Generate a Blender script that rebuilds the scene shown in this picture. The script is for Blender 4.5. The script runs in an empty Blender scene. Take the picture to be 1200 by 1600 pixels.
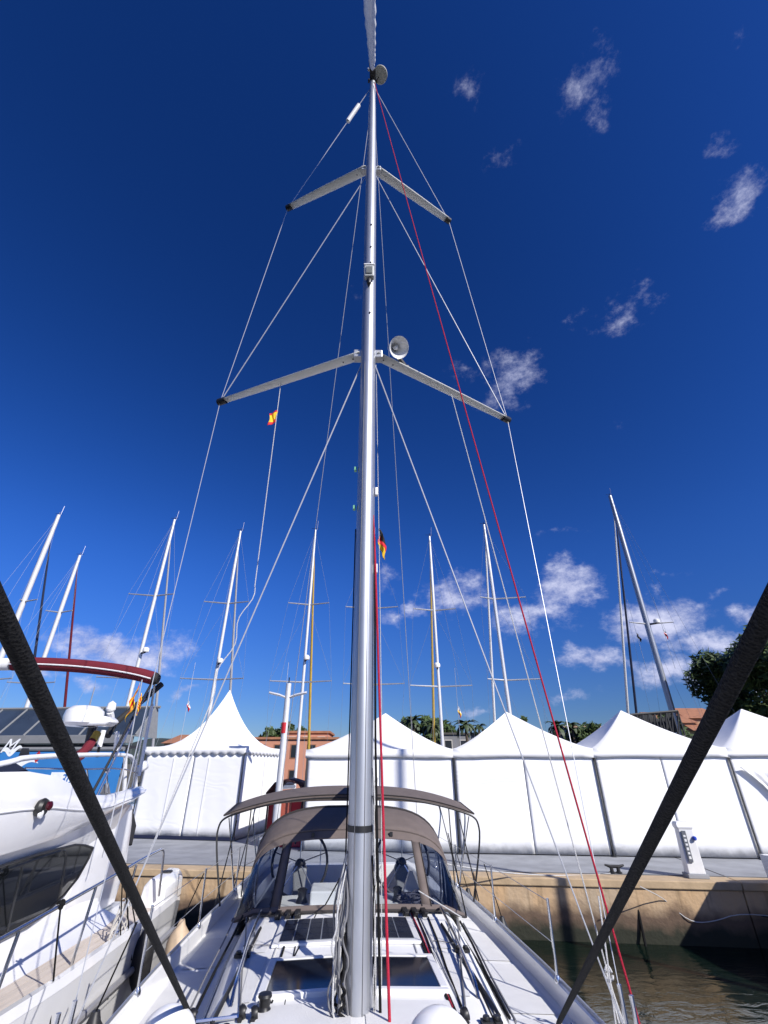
import bpy, bmesh, math, random
from mathutils import Vector, Matrix
random.seed(7)
R = math.radians
S = bpy.context.scene
COL = S.collection

# ------------------------------------------------------------------ camera
H = 3.4; PITCH = R(29.4); F = 710.0; CX, CY = 592.0, 800.0
cd = bpy.data.cameras.new('camera'); cam = bpy.data.objects.new('camera', cd); COL.objects.link(cam)
cam.location = (0, 0, H); cam.rotation_euler = (R(90) + PITCH, 0, 0)
cd.sensor_fit = 'VERTICAL'; cd.sensor_height = 36; cd.lens = F / 1600 * 36
cd.shift_x = (600 - CX) / 1600; cd.clip_start = .05; cd.clip_end = 5000
S.camera = cam
S.render.resolution_x = 768; S.render.resolution_y = 1024
S.view_settings.view_transform = 'Standard'; S.view_settings.look = 'None'
S.cycles.caustics_reflective = False; S.cycles.caustics_refractive = False; S.cycles.sample_clamp_indirect = 1.0
S.view_settings.gamma = 1; S.view_settings.use_curve_mapping = False
S.view_settings.exposure = 0.30

def ray(px, py):
    dx, dy = px - CX, CY - py
    return Vector((dx, F * math.cos(PITCH) - dy * math.sin(PITCH), dy * math.cos(PITCH) + F * math.sin(PITCH)))
def U(px, py, X=None, Y=None, Z=None, D=None):      # a point seen in that direction, at a world X, Y, Z (absolute height) or distance
    d = ray(px, py)
    if X is not None: t = X / d.x
    elif Y is not None: t = Y / d.y
    elif Z is not None: t = (Z - H) / d.z
    else: t = D / F
    return Vector((0, 0, H)) + d * t
def UP(px, py, p0, n):
    d = ray(px, py); o = Vector((0, 0, H)); t = (Vector(p0) - o).dot(n) / d.dot(n)
    return o + d * t

# ------------------------------------------------------------------ sun and sky
SUN_AZ, SUN_EL = R(136), R(34)                       # azimuth clockwise from +Y
sv = Vector((math.sin(SUN_AZ) * math.cos(SUN_EL), math.cos(SUN_AZ) * math.cos(SUN_EL), math.sin(SUN_EL)))
sl = bpy.data.lights.new('sun', 'SUN'); sl.energy = 5.0; sl.angle = R(.53); sl.color = (1, .955, .89)
so = bpy.data.objects.new('sun', sl); COL.objects.link(so); so.rotation_euler = sv.to_track_quat('Z', 'Y').to_euler()
so.location = (10, -10, 30)

W = bpy.data.worlds.new('World'); S.world = W; W.use_nodes = True
nt = W.node_tree; nt.nodes.clear(); W.cycles.sampling_method = 'MANUAL'; W.cycles.sample_map_resolution = 2048
def N(t, **k):
    n = nt.nodes.new(t)
    for a, b in k.items(): setattr(n, a, b)
    return n
def L(a, b): nt.links.new(a, b)
def math_(op, a, b=None, c=None, clamp=False):
    n = N('ShaderNodeMath', operation=op, use_clamp=clamp)
    for i, x in enumerate((a, b, c)):
        if x is None: continue
        if isinstance(x, (int, float)): n.inputs[i].default_value = x
        else: L(x, n.inputs[i])
    return n.outputs[0]
wout = N('ShaderNodeOutputWorld'); bg = N('ShaderNodeBackground'); L(bg.outputs[0], wout.inputs[0])
sky = N('ShaderNodeTexSky', sky_type='NISHITA'); sky.sun_disc = False
sky.sun_elevation = SUN_EL; sky.sun_rotation = SUN_AZ; sky.altitude = 0; sky.air_density = 1.0; sky.dust_density = .25; sky.ozone_density = 3.5
gam = N('ShaderNodeGamma'); gam.inputs[1].default_value = 1.45
hsv = N('ShaderNodeHueSaturation'); hsv.inputs['Saturation'].default_value = 1.12; hsv.inputs['Value'].default_value = .55
tint = N('ShaderNodeVectorMath', operation='MULTIPLY'); tint.inputs[1].default_value = (.56, .63, .96)
L(sky.outputs[0], gam.inputs[0]); L(gam.outputs[0], hsv.inputs['Color']); L(hsv.outputs[0], tint.inputs[0])
low = N('ShaderNodeMapRange', interpolation_type='SMOOTHSTEP'); low.inputs[1].default_value = 0; low.inputs[2].default_value = .42; low.inputs[3].default_value = .50; low.inputs[4].default_value = 1
tint2 = N('ShaderNodeVectorMath', operation='SCALE')
tc = N('ShaderNodeTexCoord'); sep = N('ShaderNodeSeparateXYZ'); L(tc.outputs['Generated'], sep.inputs[0])
az = math_('ARCTAN2', sep.outputs[0], sep.outputs[1]); el = math_('ARCSINE', sep.outputs[2])
L(sep.outputs[2], low.inputs[0]); L(tint.outputs[0], tint2.inputs[0]); L(low.outputs[0], tint2.inputs['Scale'])
ae = N('ShaderNodeCombineXYZ'); L(az, ae.inputs[0]); L(el, ae.inputs[1])
# domain warp so the cloud edges fray
wn = N('ShaderNodeTexNoise'); wn.inputs['Scale'].default_value = 9; wn.inputs['Detail'].default_value = 5; L(tc.outputs['Generated'], wn.inputs['Vector'])
wsub = N('ShaderNodeVectorMath', operation='SUBTRACT'); L(wn.outputs['Color'], wsub.inputs[0]); wsub.inputs[1].default_value = (.5, .5, .5)
wsc = N('ShaderNodeVectorMath', operation='SCALE'); wsc.inputs['Scale'].default_value = .15; L(wsub.outputs[0], wsc.inputs[0])
aew = N('ShaderNodeVectorMath', operation='ADD'); L(ae.outputs[0], aew.inputs[0]); L(wsc.outputs[0], aew.inputs[1])
CL = [(915,140,62,52,.66),(725,160,30,32,.5),(775,235,42,40,.42),(1150,50,26,36,.42),(1112,222,34,36,.5),(1160,300,62,42,.8),
      (905,492,34,16,.5),(985,472,62,24,.68),(802,592,40,32,.85),(722,590,26,22,.42),(545,462,24,20,.4),(930,90,40,40,.45),
      (190,1008,128,30,1.0),(150,1068,60,14,.75),(280,1086,46,10,.7),(715,925,58,34,.85),(880,922,66,34,.95),(830,962,80,26,.8),
      (615,950,26,14,.8),(605,908,34,16,.55),(655,946,30,12,.7),(1015,962,90,30,1.0),(1095,992,70,20,.95),(915,1022,52,26,.9),(1045,1040,100,26,.95),
      (1158,958,34,18,.85),(740,1105,36,8,.6),(890,1092,46,9,.6),(880,835,60,14,.4),(1110,920,40,10,.5),(1040,900,34,16,.45),(500,1000,40,10,.3),
      (60,1060,60,20,.6),(960,650,50,20,.3)]
acc = None
for (x, y, w, h, s) in CL:
    if y < 640: w, h, s = w * 1.5, h * 1.5, s * .80
    d = ray(x, y).normalized(); a0, e0 = math.atan2(d.x, d.y), math.asin(d.z)
    dw = ray(x + w, y).normalized(); dh = ray(x, y - h).normalized()
    sa = max(.02, math.hypot(math.atan2(dw.x, dw.y) - a0, 0)); se = max(.012, abs(math.asin(dh.z) - e0))
    v = N('ShaderNodeVectorMath', operation='SUBTRACT'); L(aew.outputs[0], v.inputs[0]); v.inputs[1].default_value = (a0, e0, 0)
    m = N('ShaderNodeVectorMath', operation='MULTIPLY'); L(v.outputs[0], m.inputs[0]); m.inputs[1].default_value = (1 / (sa * 1.5), 1 / (se * 1.6), 0)
    l = N('ShaderNodeVectorMath', operation='LENGTH'); L(m.outputs[0], l.inputs[0])
    g = math_('MULTIPLY', math_('SUBTRACT', 1.0, l.outputs['Value'], clamp=True), s)
    acc = g if acc is None else math_('MAXIMUM', acc, g)
# the same kind of low cloud goes on round the horizon, outside the picture
gn = N('ShaderNodeTexNoise'); gn.inputs['Scale'].default_value = 3.2; gn.inputs['Detail'].default_value = 3
gm = N('ShaderNodeMapping'); gm.inputs['Scale'].default_value = (1, 1, 3.5); L(tc.outputs['Generated'], gm.inputs[0]); L(gm.outputs[0], gn.inputs['Vector'])
back = math_('MULTIPLY', math_('SUBTRACT', 0.15, sep.outputs[1], clamp=True), 1.2)
gfield = math_('MULTIPLY', math_('MULTIPLY', math_('SUBTRACT', gn.outputs[0], .45, clamp=True), 4.0), back, clamp=True)
acc = math_('MAXIMUM', acc, gfield)
dn = N('ShaderNodeTexNoise'); dn.inputs['Scale'].default_value = 20; dn.inputs['Detail'].default_value = 8; dn.inputs['Roughness'].default_value = .70
dmap = N('ShaderNodeMapping'); dmap.inputs['Scale'].default_value = (1, 1, 1.5); L(tc.outputs['Generated'], dmap.inputs[0]); L(dmap.outputs[0], dn.inputs['Vector'])
dens = math_('SUBTRACT', math_('ADD', math_('MULTIPLY', acc, 1.25), math_('MULTIPLY', dn.outputs[0], 1.5)), 1.02)
mr = N('ShaderNodeMapRange', interpolation_type='SMOOTHSTEP'); L(dens, mr.inputs[0]); mr.inputs[1].default_value = .04; mr.inputs[2].default_value = .92
fac = math_('MULTIPLY', mr.outputs[0], math_('MULTIPLY', acc, 3.0, clamp=True))
fac = math_('MULTIPLY', fac, .92)
# cloud brightness: a little greyer and mauve below
cr = N('ShaderNodeMapRange'); L(dn.outputs[0], cr.inputs[0]); cr.inputs[1].default_value = .35; cr.inputs[2].default_value = .7
cc = N('ShaderNodeMix', data_type='RGBA'); L(cr.outputs[0], cc.inputs[0]); cc.inputs[6].default_value = (3.0, 3.4, 5.6, 1); cc.inputs[7].default_value = (6.6, 6.8, 8.6, 1)
mx = N('ShaderNodeMix', data_type='RGBA'); L(fac, mx.inputs[0]); L(tint2.outputs[0], mx.inputs[6]); L(cc.outputs[2], mx.inputs[7])
L(mx.outputs[2], bg.inputs[0]); bg.inputs[1].default_value = .1

# ------------------------------------------------------------------ materials
MATS = {}
def mat(name, col, rough=.5, metal=0, var=.08, nscale=6, bump=0, bscale=40, coat=0, stretch=None, spec=.5):
    if name in MATS: return MATS[name]
    m = bpy.data.materials.new(name); m.use_nodes = True; t = m.node_tree; p = t.nodes['Principled BSDF']
    p.inputs['Roughness'].default_value = rough; p.inputs['Metallic'].default_value = metal
    p.inputs['Specular IOR Level'].default_value = spec
    if coat: p.inputs['Coat Weight'].default_value = coat; p.inputs['Coat Roughness'].default_value = .08
    g = t.nodes.new('ShaderNodeNewGeometry'); mp = t.nodes.new('ShaderNodeMapping'); t.links.new(g.outputs['Position'], mp.inputs[0])
    if stretch: mp.inputs['Scale'].default_value = stretch
    n = t.nodes.new('ShaderNodeTexNoise'); n.inputs['Scale'].default_value = nscale; n.inputs['Detail'].default_value = 6
    t.links.new(mp.outputs[0], n.inputs['Vector'])
    r = t.nodes.new('ShaderNodeMapRange'); t.links.new(n.outputs[0], r.inputs[0]); r.inputs[1].default_value = .3; r.inputs[2].default_value = .7
    r.inputs[3].default_value = 1 - var; r.inputs[4].default_value = 1 + var * .6
    mm = t.nodes.new('ShaderNodeVectorMath'); mm.operation = 'SCALE'; mm.inputs[0].default_value = col; t.links.new(r.outputs[0], mm.inputs['Scale'])
    t.links.new(mm.outputs[0], p.inputs['Base Color'])
    if bump:
        b = t.nodes.new('ShaderNodeBump'); b.inputs['Strength'].default_value = bump; b.inputs['Distance'].default_value = .01
        bn = t.nodes.new('ShaderNodeTexNoise'); bn.inputs['Scale'].default_value = bscale; bn.inputs['Detail'].default_value = 5
        t.links.new(mp.outputs[0], bn.inputs['Vector']); t.links.new(bn.outputs[0], b.inputs['Height']); t.links.new(b.outputs[0], p.inputs['Normal'])
    MATS[name] = m; return m

def braid(name, c1, c2, scale=60, rough=.8):
    m = bpy.data.materials.new(name); m.use_nodes = True; t = m.node_tree; p = t.nodes['Principled BSDF']; p.inputs['Specular IOR Level'].default_value = .2; p.inputs['Roughness'].default_value = rough
    g = t.nodes.new('ShaderNodeNewGeometry'); w = t.nodes.new('ShaderNodeTexVoronoi'); w.inputs['Scale'].default_value = scale
    t.links.new(g.outputs['Position'], w.inputs['Vector'])
    mx = t.nodes.new('ShaderNodeMix'); mx.data_type = 'RGBA'; mx.inputs[6].default_value = (*c1, 1); mx.inputs[7].default_value = (*c2, 1)
    t.links.new(w.outputs['Distance'], mx.inputs[0]); t.links.new(mx.outputs[2], p.inputs['Base Color'])
    b = t.nodes.new('ShaderNodeBump'); b.inputs['Strength'].default_value = .8; b.inputs['Distance'].default_value = .006
    t.links.new(w.outputs['Distance'], b.inputs['Height']); t.links.new(b.outputs[0], p.inputs['Normal'])
    return m

gel = mat('gelcoat', (.80, .80, .80), .28, var=.05, nscale=3, coat=.3)
deckm = mat('deck_nonskid', (.78, .78, .77), .55, var=.06, nscale=2.5, bump=.12, bscale=260)
alu = mat('anodised_aluminium', (.50, .515, .54), .42, .80, var=.05, nscale=5)
alud = mat('dull_aluminium', (.52, .53, .54), .45, .75, var=.08)
spar = mat('painted_spar', (.64, .64, .65), .3, .15, var=.04)
steel = mat('stainless_steel', (.62, .63, .65), .2, 1, var=.04)
wire = mat('rigging_wire', (.50, .51, .54), .4, .4, var=.05)
wiref = mat('far_rigging_wire', (.20, .22, .26), .6, .1, var=.05)
blackp = mat('black_plastic', (.012, .012, .013), .45, var=.2)
blackf = mat('black_fabric', (.02, .02, .022), .85, var=.3, bump=.3, bscale=90)
taupe = mat('taupe_canvas', (.135, .108, .098), .92, var=.12, nscale=7, bump=.25, bscale=420)
tauped = mat('dark_canvas_binding', (.035, .03, .03), .9, var=.1)
glassd = mat('tinted_acrylic', (.006, .009, .018), .08, var=.3, nscale=4, spec=.28)
sailw = mat('sail_cloth', (.72, .72, .72), .7, var=.10, nscale=14, bump=.4, bscale=60)
tentm = mat('tent_pvc', (.86, .86, .85), .5, var=.03, nscale=1.3, bump=.25, bscale=2.6)
def tent_fabric(m):
    t = m.node_tree; p = t.nodes['Principled BSDF']; g = t.nodes.new('ShaderNodeNewGeometry')
    mp = t.nodes.new('ShaderNodeMapping'); mp.inputs['Scale'].default_value = (.45, .45, 1.3); mp.inputs['Rotation'].default_value = (0, .35, 0); t.links.new(g.outputs['Position'], mp.inputs[0])
    n = t.nodes.new('ShaderNodeTexNoise'); n.inputs['Scale'].default_value = .8; n.inputs['Detail'].default_value = 1.5; n.inputs['Distortion'].default_value = .8; t.links.new(mp.outputs[0], n.inputs['Vector'])
    pw = t.nodes.new('ShaderNodeMath'); pw.operation = 'PINGPONG'; pw.inputs[1].default_value = .07; t.links.new(n.outputs[0], pw.inputs[0])
    b = t.nodes.new('ShaderNodeBump'); b.inputs['Strength'].default_value = .17; b.inputs['Distance'].default_value = .25; t.links.new(pw.outputs[0], b.inputs['Height']); t.links.new(b.outputs[0], p.inputs['Normal'])
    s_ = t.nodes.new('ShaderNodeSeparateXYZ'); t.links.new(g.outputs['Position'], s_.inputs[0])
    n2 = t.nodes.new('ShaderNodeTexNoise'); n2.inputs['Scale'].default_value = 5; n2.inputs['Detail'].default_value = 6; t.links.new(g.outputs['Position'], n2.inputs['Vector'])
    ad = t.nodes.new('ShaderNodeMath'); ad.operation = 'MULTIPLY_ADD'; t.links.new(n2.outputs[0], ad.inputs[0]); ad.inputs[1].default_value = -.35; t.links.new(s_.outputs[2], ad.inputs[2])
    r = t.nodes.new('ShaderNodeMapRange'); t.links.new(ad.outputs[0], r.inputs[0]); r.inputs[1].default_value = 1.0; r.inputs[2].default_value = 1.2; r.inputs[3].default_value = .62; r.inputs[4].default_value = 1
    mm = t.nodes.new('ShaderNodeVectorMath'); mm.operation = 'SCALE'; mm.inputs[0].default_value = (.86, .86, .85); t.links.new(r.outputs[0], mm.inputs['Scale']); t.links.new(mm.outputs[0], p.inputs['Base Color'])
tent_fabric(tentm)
tentd = mat('tent_seam', (.38, .38, .39), .6, var=.1)
nonskid = mat('nonskid_panel', (.72, .72, .72), .8, var=.05, nscale=5, bump=.5, bscale=380)
vinylw = mat('white_vinyl', (.75, .75, .74), .45, var=.06, bump=.1, bscale=8)
redr = braid('red_rope', (.30, .010, .030), (.60, .035, .07), 240)
blackr = braid('black_rope', (.0025, .0025, .003), (.014, .014, .015), 125, rough=.9)
whiter = braid('white_rope', (.35, .35, .36), (.75, .75, .74), 260)
navy = mat('navy_canvas', (.012, .020, .055), .8, var=.15, bump=.2, bscale=200)
burg = mat('burgundy_canvas', (.13, .006, .016), .85, var=.2, nscale=9, bump=.3, bscale=60)
redp = mat('red_paint', (.45, .015, .02), .4, var=.1)
yell = mat('yellow_cover', (.50, .33, .05), .7, var=.1)
beige = mat('beige_cover', (.40, .35, .27), .7, var=.1)
rubber = mat('black_rubber', (.015, .015, .017), .5, var=.3)
teak = mat('pale_teak', (.60, .53, .47), .7, var=.14, nscale=12, stretch=(1, .12, 1), bump=.2, bscale=60)
concrete = mat('quay_concrete', (.27, .28, .30), .9, var=.22, nscale=1.6, bump=.5, bscale=25)
leaf = mat('evergreen_leaf', (.055, .088, .024), .55, var=.6, nscale=.9)
leafp = mat('palm_leaf', (.05, .075, .03), .6, var=.4, nscale=1.5)
bark = mat('bark', (.09, .07, .05), .95, var=.3, nscale=8, bump=.8, bscale=20)

def vinyl_clear():
    m = bpy.data.materials.new('clear_vinyl'); m.use_nodes = True; t = m.node_tree; t.nodes.clear()
    o = t.nodes.new('ShaderNodeOutputMaterial'); tr = t.nodes.new('ShaderNodeBsdfTransparent'); tr.inputs[0].default_value = (.80, .83, .86, 1)
    g = t.nodes.new('ShaderNodeBsdfGlossy'); g.inputs['Roughness'].default_value = .12; g.inputs[0].default_value = (.9, .9, .9, 1)
    mx = t.nodes.new('ShaderNodeMixShader'); fr = t.nodes.new('ShaderNodeFresnel'); fr.inputs[0].default_value = 1.45
    geo = t.nodes.new('ShaderNodeNewGeometry'); n = t.nodes.new('ShaderNodeTexNoise'); n.inputs['Scale'].default_value = 7; n.inputs['Detail'].default_value = 3
    b = t.nodes.new('ShaderNodeBump'); b.inputs['Strength'].default_value = .7; b.inputs['Distance'].default_value = .02
    t.links.new(geo.outputs['Position'], n.inputs['Vector']); t.links.new(n.outputs[0], b.inputs['Height']); t.links.new(b.outputs[0], g.inputs['Normal']); t.links.new(b.outputs[0], fr.inputs['Normal'])
    ad = t.nodes.new('ShaderNodeMath'); ad.operation = 'ADD'; ad.use_clamp = True; t.links.new(fr.outputs[0], ad.inputs[0]); ad.inputs[1].default_value = .03
    t.links.new(ad.outputs[0], mx.inputs[0]); t.links.new(tr.outputs[0], mx.inputs[1]); t.links.new(g.outputs[0], mx.inputs[2]); t.links.new(mx.outputs[0], o.inputs[0])
    return m
clear = vinyl_clear()
tintv = vinyl_clear(); tintv.name = 'tinted_side_vinyl'  # same vinyl with a darker blue-grey tint for the side windows
for n_ in tintv.node_tree.nodes:
    if n_.type == 'BSDF_TRANSPARENT': n_.inputs[0].default_value = (.32, .36, .44, 1)

def wall_mat():
    m = bpy.data.materials.new('stained_quay_wall'); m.use_nodes = True; t = m.node_tree; p = t.nodes['Principled BSDF']; p.inputs['Roughness'].default_value = .92
    g = t.nodes.new('ShaderNodeNewGeometry'); s = t.nodes.new('ShaderNodeSeparateXYZ'); t.links.new(g.outputs['Position'], s.inputs[0])
    def noise(sc, st, det=6):
        mp = t.nodes.new('ShaderNodeMapping'); mp.inputs['Scale'].default_value = st; t.links.new(g.outputs['Position'], mp.inputs[0])
        n = t.nodes.new('ShaderNodeTexNoise'); n.inputs['Scale'].default_value = sc; n.inputs['Detail'].default_value = det; t.links.new(mp.outputs[0], n.inputs['Vector']); return n.outputs[0]
    def mix(f, a, b):
        x = t.nodes.new('ShaderNodeMix'); x.data_type = 'RGBA'
        t.links.new(f, x.inputs[0])
        for i, c in ((6, a), (7, b)):
            if isinstance(c, tuple): x.inputs[i].default_value = (*c, 1)
            else: t.links.new(c, x.inputs[i])
        return x.outputs[2]
    def rng(v, a, b):
        r = t.nodes.new('ShaderNodeMapRange'); t.links.new(v, r.inputs[0]); r.inputs[1].default_value = a; r.inputs[2].default_value = b; return r.outputs[0]
    c = mix(rng(noise(1.5, (1, 1, .25)), .35, .68), (.52, .345, .19), (.42, .33, .23))
    c = mix(rng(noise(7, (1, 1, .08)), .55, .75), c, (.22, .15, .085))           # vertical streaks
    # weed and tide band
    ad = t.nodes.new('ShaderNodeMath'); ad.operation = 'MULTIPLY_ADD'; t.links.new(noise(2.2, (1, 1, 1)), ad.inputs[0]); ad.inputs[1].default_value = -.5; t.links.new(s.outputs[2], ad.inputs[2])
    c = mix(rng(ad.outputs[0], .46, .20), c, (.12, .08, .055))
    c = mix(rng(ad.outputs[0], .12, -.06), c, (.022, .024, .015))
    t.links.new(c, p.inputs['Base Color'])
    b = t.nodes.new('ShaderNodeBump'); b.inputs['Strength'].default_value = .6; b.inputs['Distance'].default_value = .03; t.links.new(noise(9, (1, 1, 1)), b.inputs['Height']); t.links.new(b.outputs[0], p.inputs['Normal'])
    return m
wallm = wall_mat()

def water_mat():
    m = bpy.data.materials.new('harbour_water'); m.use_nodes = True; t = m.node_tree; p = t.nodes['Principled BSDF']
    p.inputs['Base Color'].default_value = (.004, .010, .007, 1); p.inputs['Roughness'].default_value = .04; p.inputs['IOR'].default_value = 1.33
    g = t.nodes.new('ShaderNodeNewGeometry'); mp = t.nodes.new('ShaderNodeMapping'); mp.inputs['Scale'].default_value = (1, 1.7, 1); t.links.new(g.outputs['Position'], mp.inputs[0])
    n = t.nodes.new('ShaderNodeTexNoise'); n.inputs['Scale'].default_value = 2.4; n.inputs['Detail'].default_value = 4; n.inputs['Distortion'].default_value = .6; t.links.new(mp.outputs[0], n.inputs['Vector'])
    b = t.nodes.new('ShaderNodeBump'); b.inputs['Strength'].default_value = .25; b.inputs['Distance'].default_value = .07; t.links.new(n.outputs[0], b.inputs['Height']); t.links.new(b.outputs[0], p.inputs['Normal'])
    return m
waterm = water_mat()

# ------------------------------------------------------------------ mesh helpers
class MB:
    def __init__(s, T=None): s.v = []; s.f = []; s.m = []; s.T = T; s.cur = 0
    def V(s, p):
        p = Vector(p); p = s.T(p) if s.T else p; s.v.append(tuple(p)); return len(s.v) - 1
    def F(s, *i): s.f.append(tuple(i)); s.m.append(s.cur)
    def quad(s, a, b, c, d): s.F(s.V(a), s.V(b), s.V(c), s.V(d))
    def poly(s, pts): s.F(*[s.V(p) for p in pts])
    def box(s, c, d, rz=0, taper=1):
        cx, cy, cz = c; w, l, h = d[0] / 2, d[1] / 2, d[2] / 2; ca, sa = math.cos(rz), math.sin(rz); i = []
        for z, k in ((-h, 1), (h, taper)):
            for x, y in ((-w, -l), (w, -l), (w, l), (-w, l)):
                x *= k; y *= k; i.append(s.V((cx + x * ca - y * sa, cy + x * sa + y * ca, cz + z)))
        for q in ((3, 2, 1, 0), (4, 5, 6, 7), (0, 1, 5, 4), (1, 2, 6, 5), (2, 3, 7, 6), (3, 0, 4, 7)): s.F(*[i[k] for k in q])
    def loft(s, rings, closed=True, cap=True):
        idx = [[s.V(p) for p in r] for r in rings]; n = len(idx[0])
        for a, b in zip(idx, idx[1:]):
            for k in range(n if closed else n - 1):
                k2 = (k + 1) % n; s.F(a[k], a[k2], b[k2], b[k])
        if cap and closed: s.F(*idx[0][::-1]); s.F(*idx[-1])
    def grid(s, rows): s.loft(rows, closed=False, cap=False)
    def tube(s, pts, r, n=8, oval=1, closed=False):
        P = [Vector(p) for p in pts]
        if s.T: P = [s.T(p) for p in P]
        sT, s.T = s.T, None
        rings = []; up = None
        for k, p in enumerate(P):
            d = (P[min(k + 1, len(P) - 1)] - P[max(k - 1, 0)])
            if d.length < 1e-9: d = Vector((0, 0, 1))
            d.normalize()
            if up is None:
                up = Vector((0, 0, 1)) if abs(d.z) < .9 else Vector((0, 1, 0))
            a = d.cross(up)
            if a.length < 1e-4: a = d.orthogonal()
            a.normalize(); b = a.cross(d).normalized(); up = b
            rr = r[k] if isinstance(r, (list, tuple)) else r
            rings.append([p + a * (rr * math.cos(t)) + b * (rr * oval * math.sin(t)) for t in [2 * math.pi * j / n for j in range(n)]])
        if closed: rings.append(rings[0])
        s.loft(rings, cap=not closed); s.T = sT
    def lathe(s, prof, c=(0, 0, 0), n=20, axis=(0, 0, 1)):
        q = Vector(axis).to_track_quat('Z', 'Y'); c = Vector(c)
        s.loft([[c + q @ Vector((r * math.cos(t), r * math.sin(t), z)) for t in [2 * math.pi * j / n for j in range(n)]] for r, z in prof])
    def build(s, name, mats, parent=None, label=None, smooth=True, angle=38, solid=0, bevel=0, kind=None, sub=0):
        if not isinstance(mats, (list, tuple)): mats = [mats]
        n = len(s.v); c = Vector((0, 0, 0))
        if n:
            lo = [min(p[k] for p in s.v) for k in range(3)]; hi = [max(p[k] for p in s.v) for k in range(3)]
            c = Vector(((lo[0] + hi[0]) / 2, (lo[1] + hi[1]) / 2, lo[2]))
        me = bpy.data.meshes.new(name); me.from_pydata([(p[0] - c.x, p[1] - c.y, p[2] - c.z) for p in s.v], [], s.f)
        for m in mats: me.materials.append(m)
        me.polygons.foreach_set('material_index', s.m)
        me.update()
        bm = bmesh.new(); bm.from_mesh(me); bmesh.ops.recalc_face_normals(bm, faces=bm.faces); bm.to_mesh(me); bm.free()
        if smooth:
            me.polygons.foreach_set('use_smooth', [True] * len(me.polygons)); me.set_sharp_from_angle(angle=R(angle))
        o = bpy.data.objects.new(name, me); COL.objects.link(o)
        if parent:
            base = WL[parent.name]; o.parent = parent; o.location = c - base
        else: o.location = c
        WL[o.name] = c
        if sub: md = o.modifiers.new('sub', 'SUBSURF'); md.levels = md.render_levels = sub
        if bevel: md = o.modifiers.new('bevel', 'BEVEL'); md.width = bevel; md.segments = 2; md.limit_method = 'ANGLE'
        if solid: md = o.modifiers.new('solid', 'SOLIDIFY'); md.thickness = solid; md.offset = 0
        if label: o['label'] = label
        if kind: o['kind'] = kind
        return o
WL = {}
def empty(name, loc, label, cat, group=None):
    o = bpy.data.objects.new(name, None); o.empty_display_size = .3; COL.objects.link(o); o.location = loc; WL[o.name] = Vector(loc)
    return tag(o, label, cat, group)
def tag(o, label, cat, group=None):
    o['label'] = label; o['category'] = cat
    if group: o['group'] = group
    return o
def lerp(a, b, t): return a + (b - a) * t
def sag(a, b, s, n=14, dz=-1):
    a, b = Vector(a), Vector(b); return [a.lerp(b, k / n) + Vector((0, 0, dz * s * 4 * (k / n) * (1 - k / n))) for k in range(n + 1)]
def frame(ox, oy, th):
    ca, sa = math.cos(th), math.sin(th)
    return lambda p: Vector((ox + p[0] * ca - p[1] * sa, oy + p[0] * sa + p[1] * ca, p[2]))
def inv(T, p):   # world point into a frame
    o = T(Vector((0, 0, 0))); ex = T(Vector((1, 0, 0))) - o; ey = T(Vector((0, 1, 0))) - o; d = Vector((p[0], p[1], 0)) - Vector((o[0], o[1], 0)); return Vector((d.dot(ex), d.dot(ey), p[2]))
def smoothpts(pts, it=2):
    P = [Vector(p) for p in pts]
    for _ in range(it):
        Q = [P[0]]
        for a, b in zip(P, P[1:]): Q += [a.lerp(b, .25), a.lerp(b, .75)]
        Q.append(P[-1]); P = Q
    return P

QF = frame(2.3, 13.88, R(-6.5))            # quay frame: x along the edge to the right, y inland
BF = frame(-.15, 4.5, R(4.0))              # our yacht: origin at the mast, y aft
MF = frame(-4.98, 6.5, R(5.2))             # motor yacht alongside on the left
QT = 1.13                                  # height of the quay above the water

# ================================================================== SETTING
m = MB(); m.poly([(-900, -400, 0), (900, -400, 0), (900, 1500, 0), (-900, 1500, 0)]); m.build('water', waterm, kind='structure')
m = MB(); m.poly([(-900, -400, -3.2), (900, -400, -3.2), (900, 1500, -3.2), (-900, 1500, -3.2)]); m.build('seabed', mat('seabed', (.05, .055, .04), .95), kind='structure')
m = MB(QF)
# quay body with recessed joints between the cast blocks
xs = [-48 + 6 * k for k in range(17)]
for x in xs:
    m.box((x + 3, .3, (QT - .16 - 3) / 2), (5.975, .6, QT - .16 + 3))
m.box((3, .36, -1), (102, .5, 3.9)); m.build('quay_wall', wallm, kind='structure', smooth=False, bevel=.012)
m = MB(QF)
for x in xs: m.box((x + 3, .27, QT - .08), (5.98, .62, .155))
q = m.build('quay_edge', mat('quay_coping', (.46, .34, .21), .9, var=.2, nscale=3, bump=.6, bscale=18), kind='structure', smooth=False, bevel=.02)
m = MB(QF); m.box((3, 6.1, QT - .2), (102, 11.0, .39)); m.build('quay_deck', concrete, kind='structure', smooth=False)
# joints in the quay surface
m = MB(QF)
for x in xs: m.box((x, 2.2, QT - .001), (.02, 3.2, .006))
m.box((3, .62, QT), (102, .018, .006)); m.build('expansion_joint', mat('joint_tar', (.05, .05, .05), .9), kind='structure', smooth=False)

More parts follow.
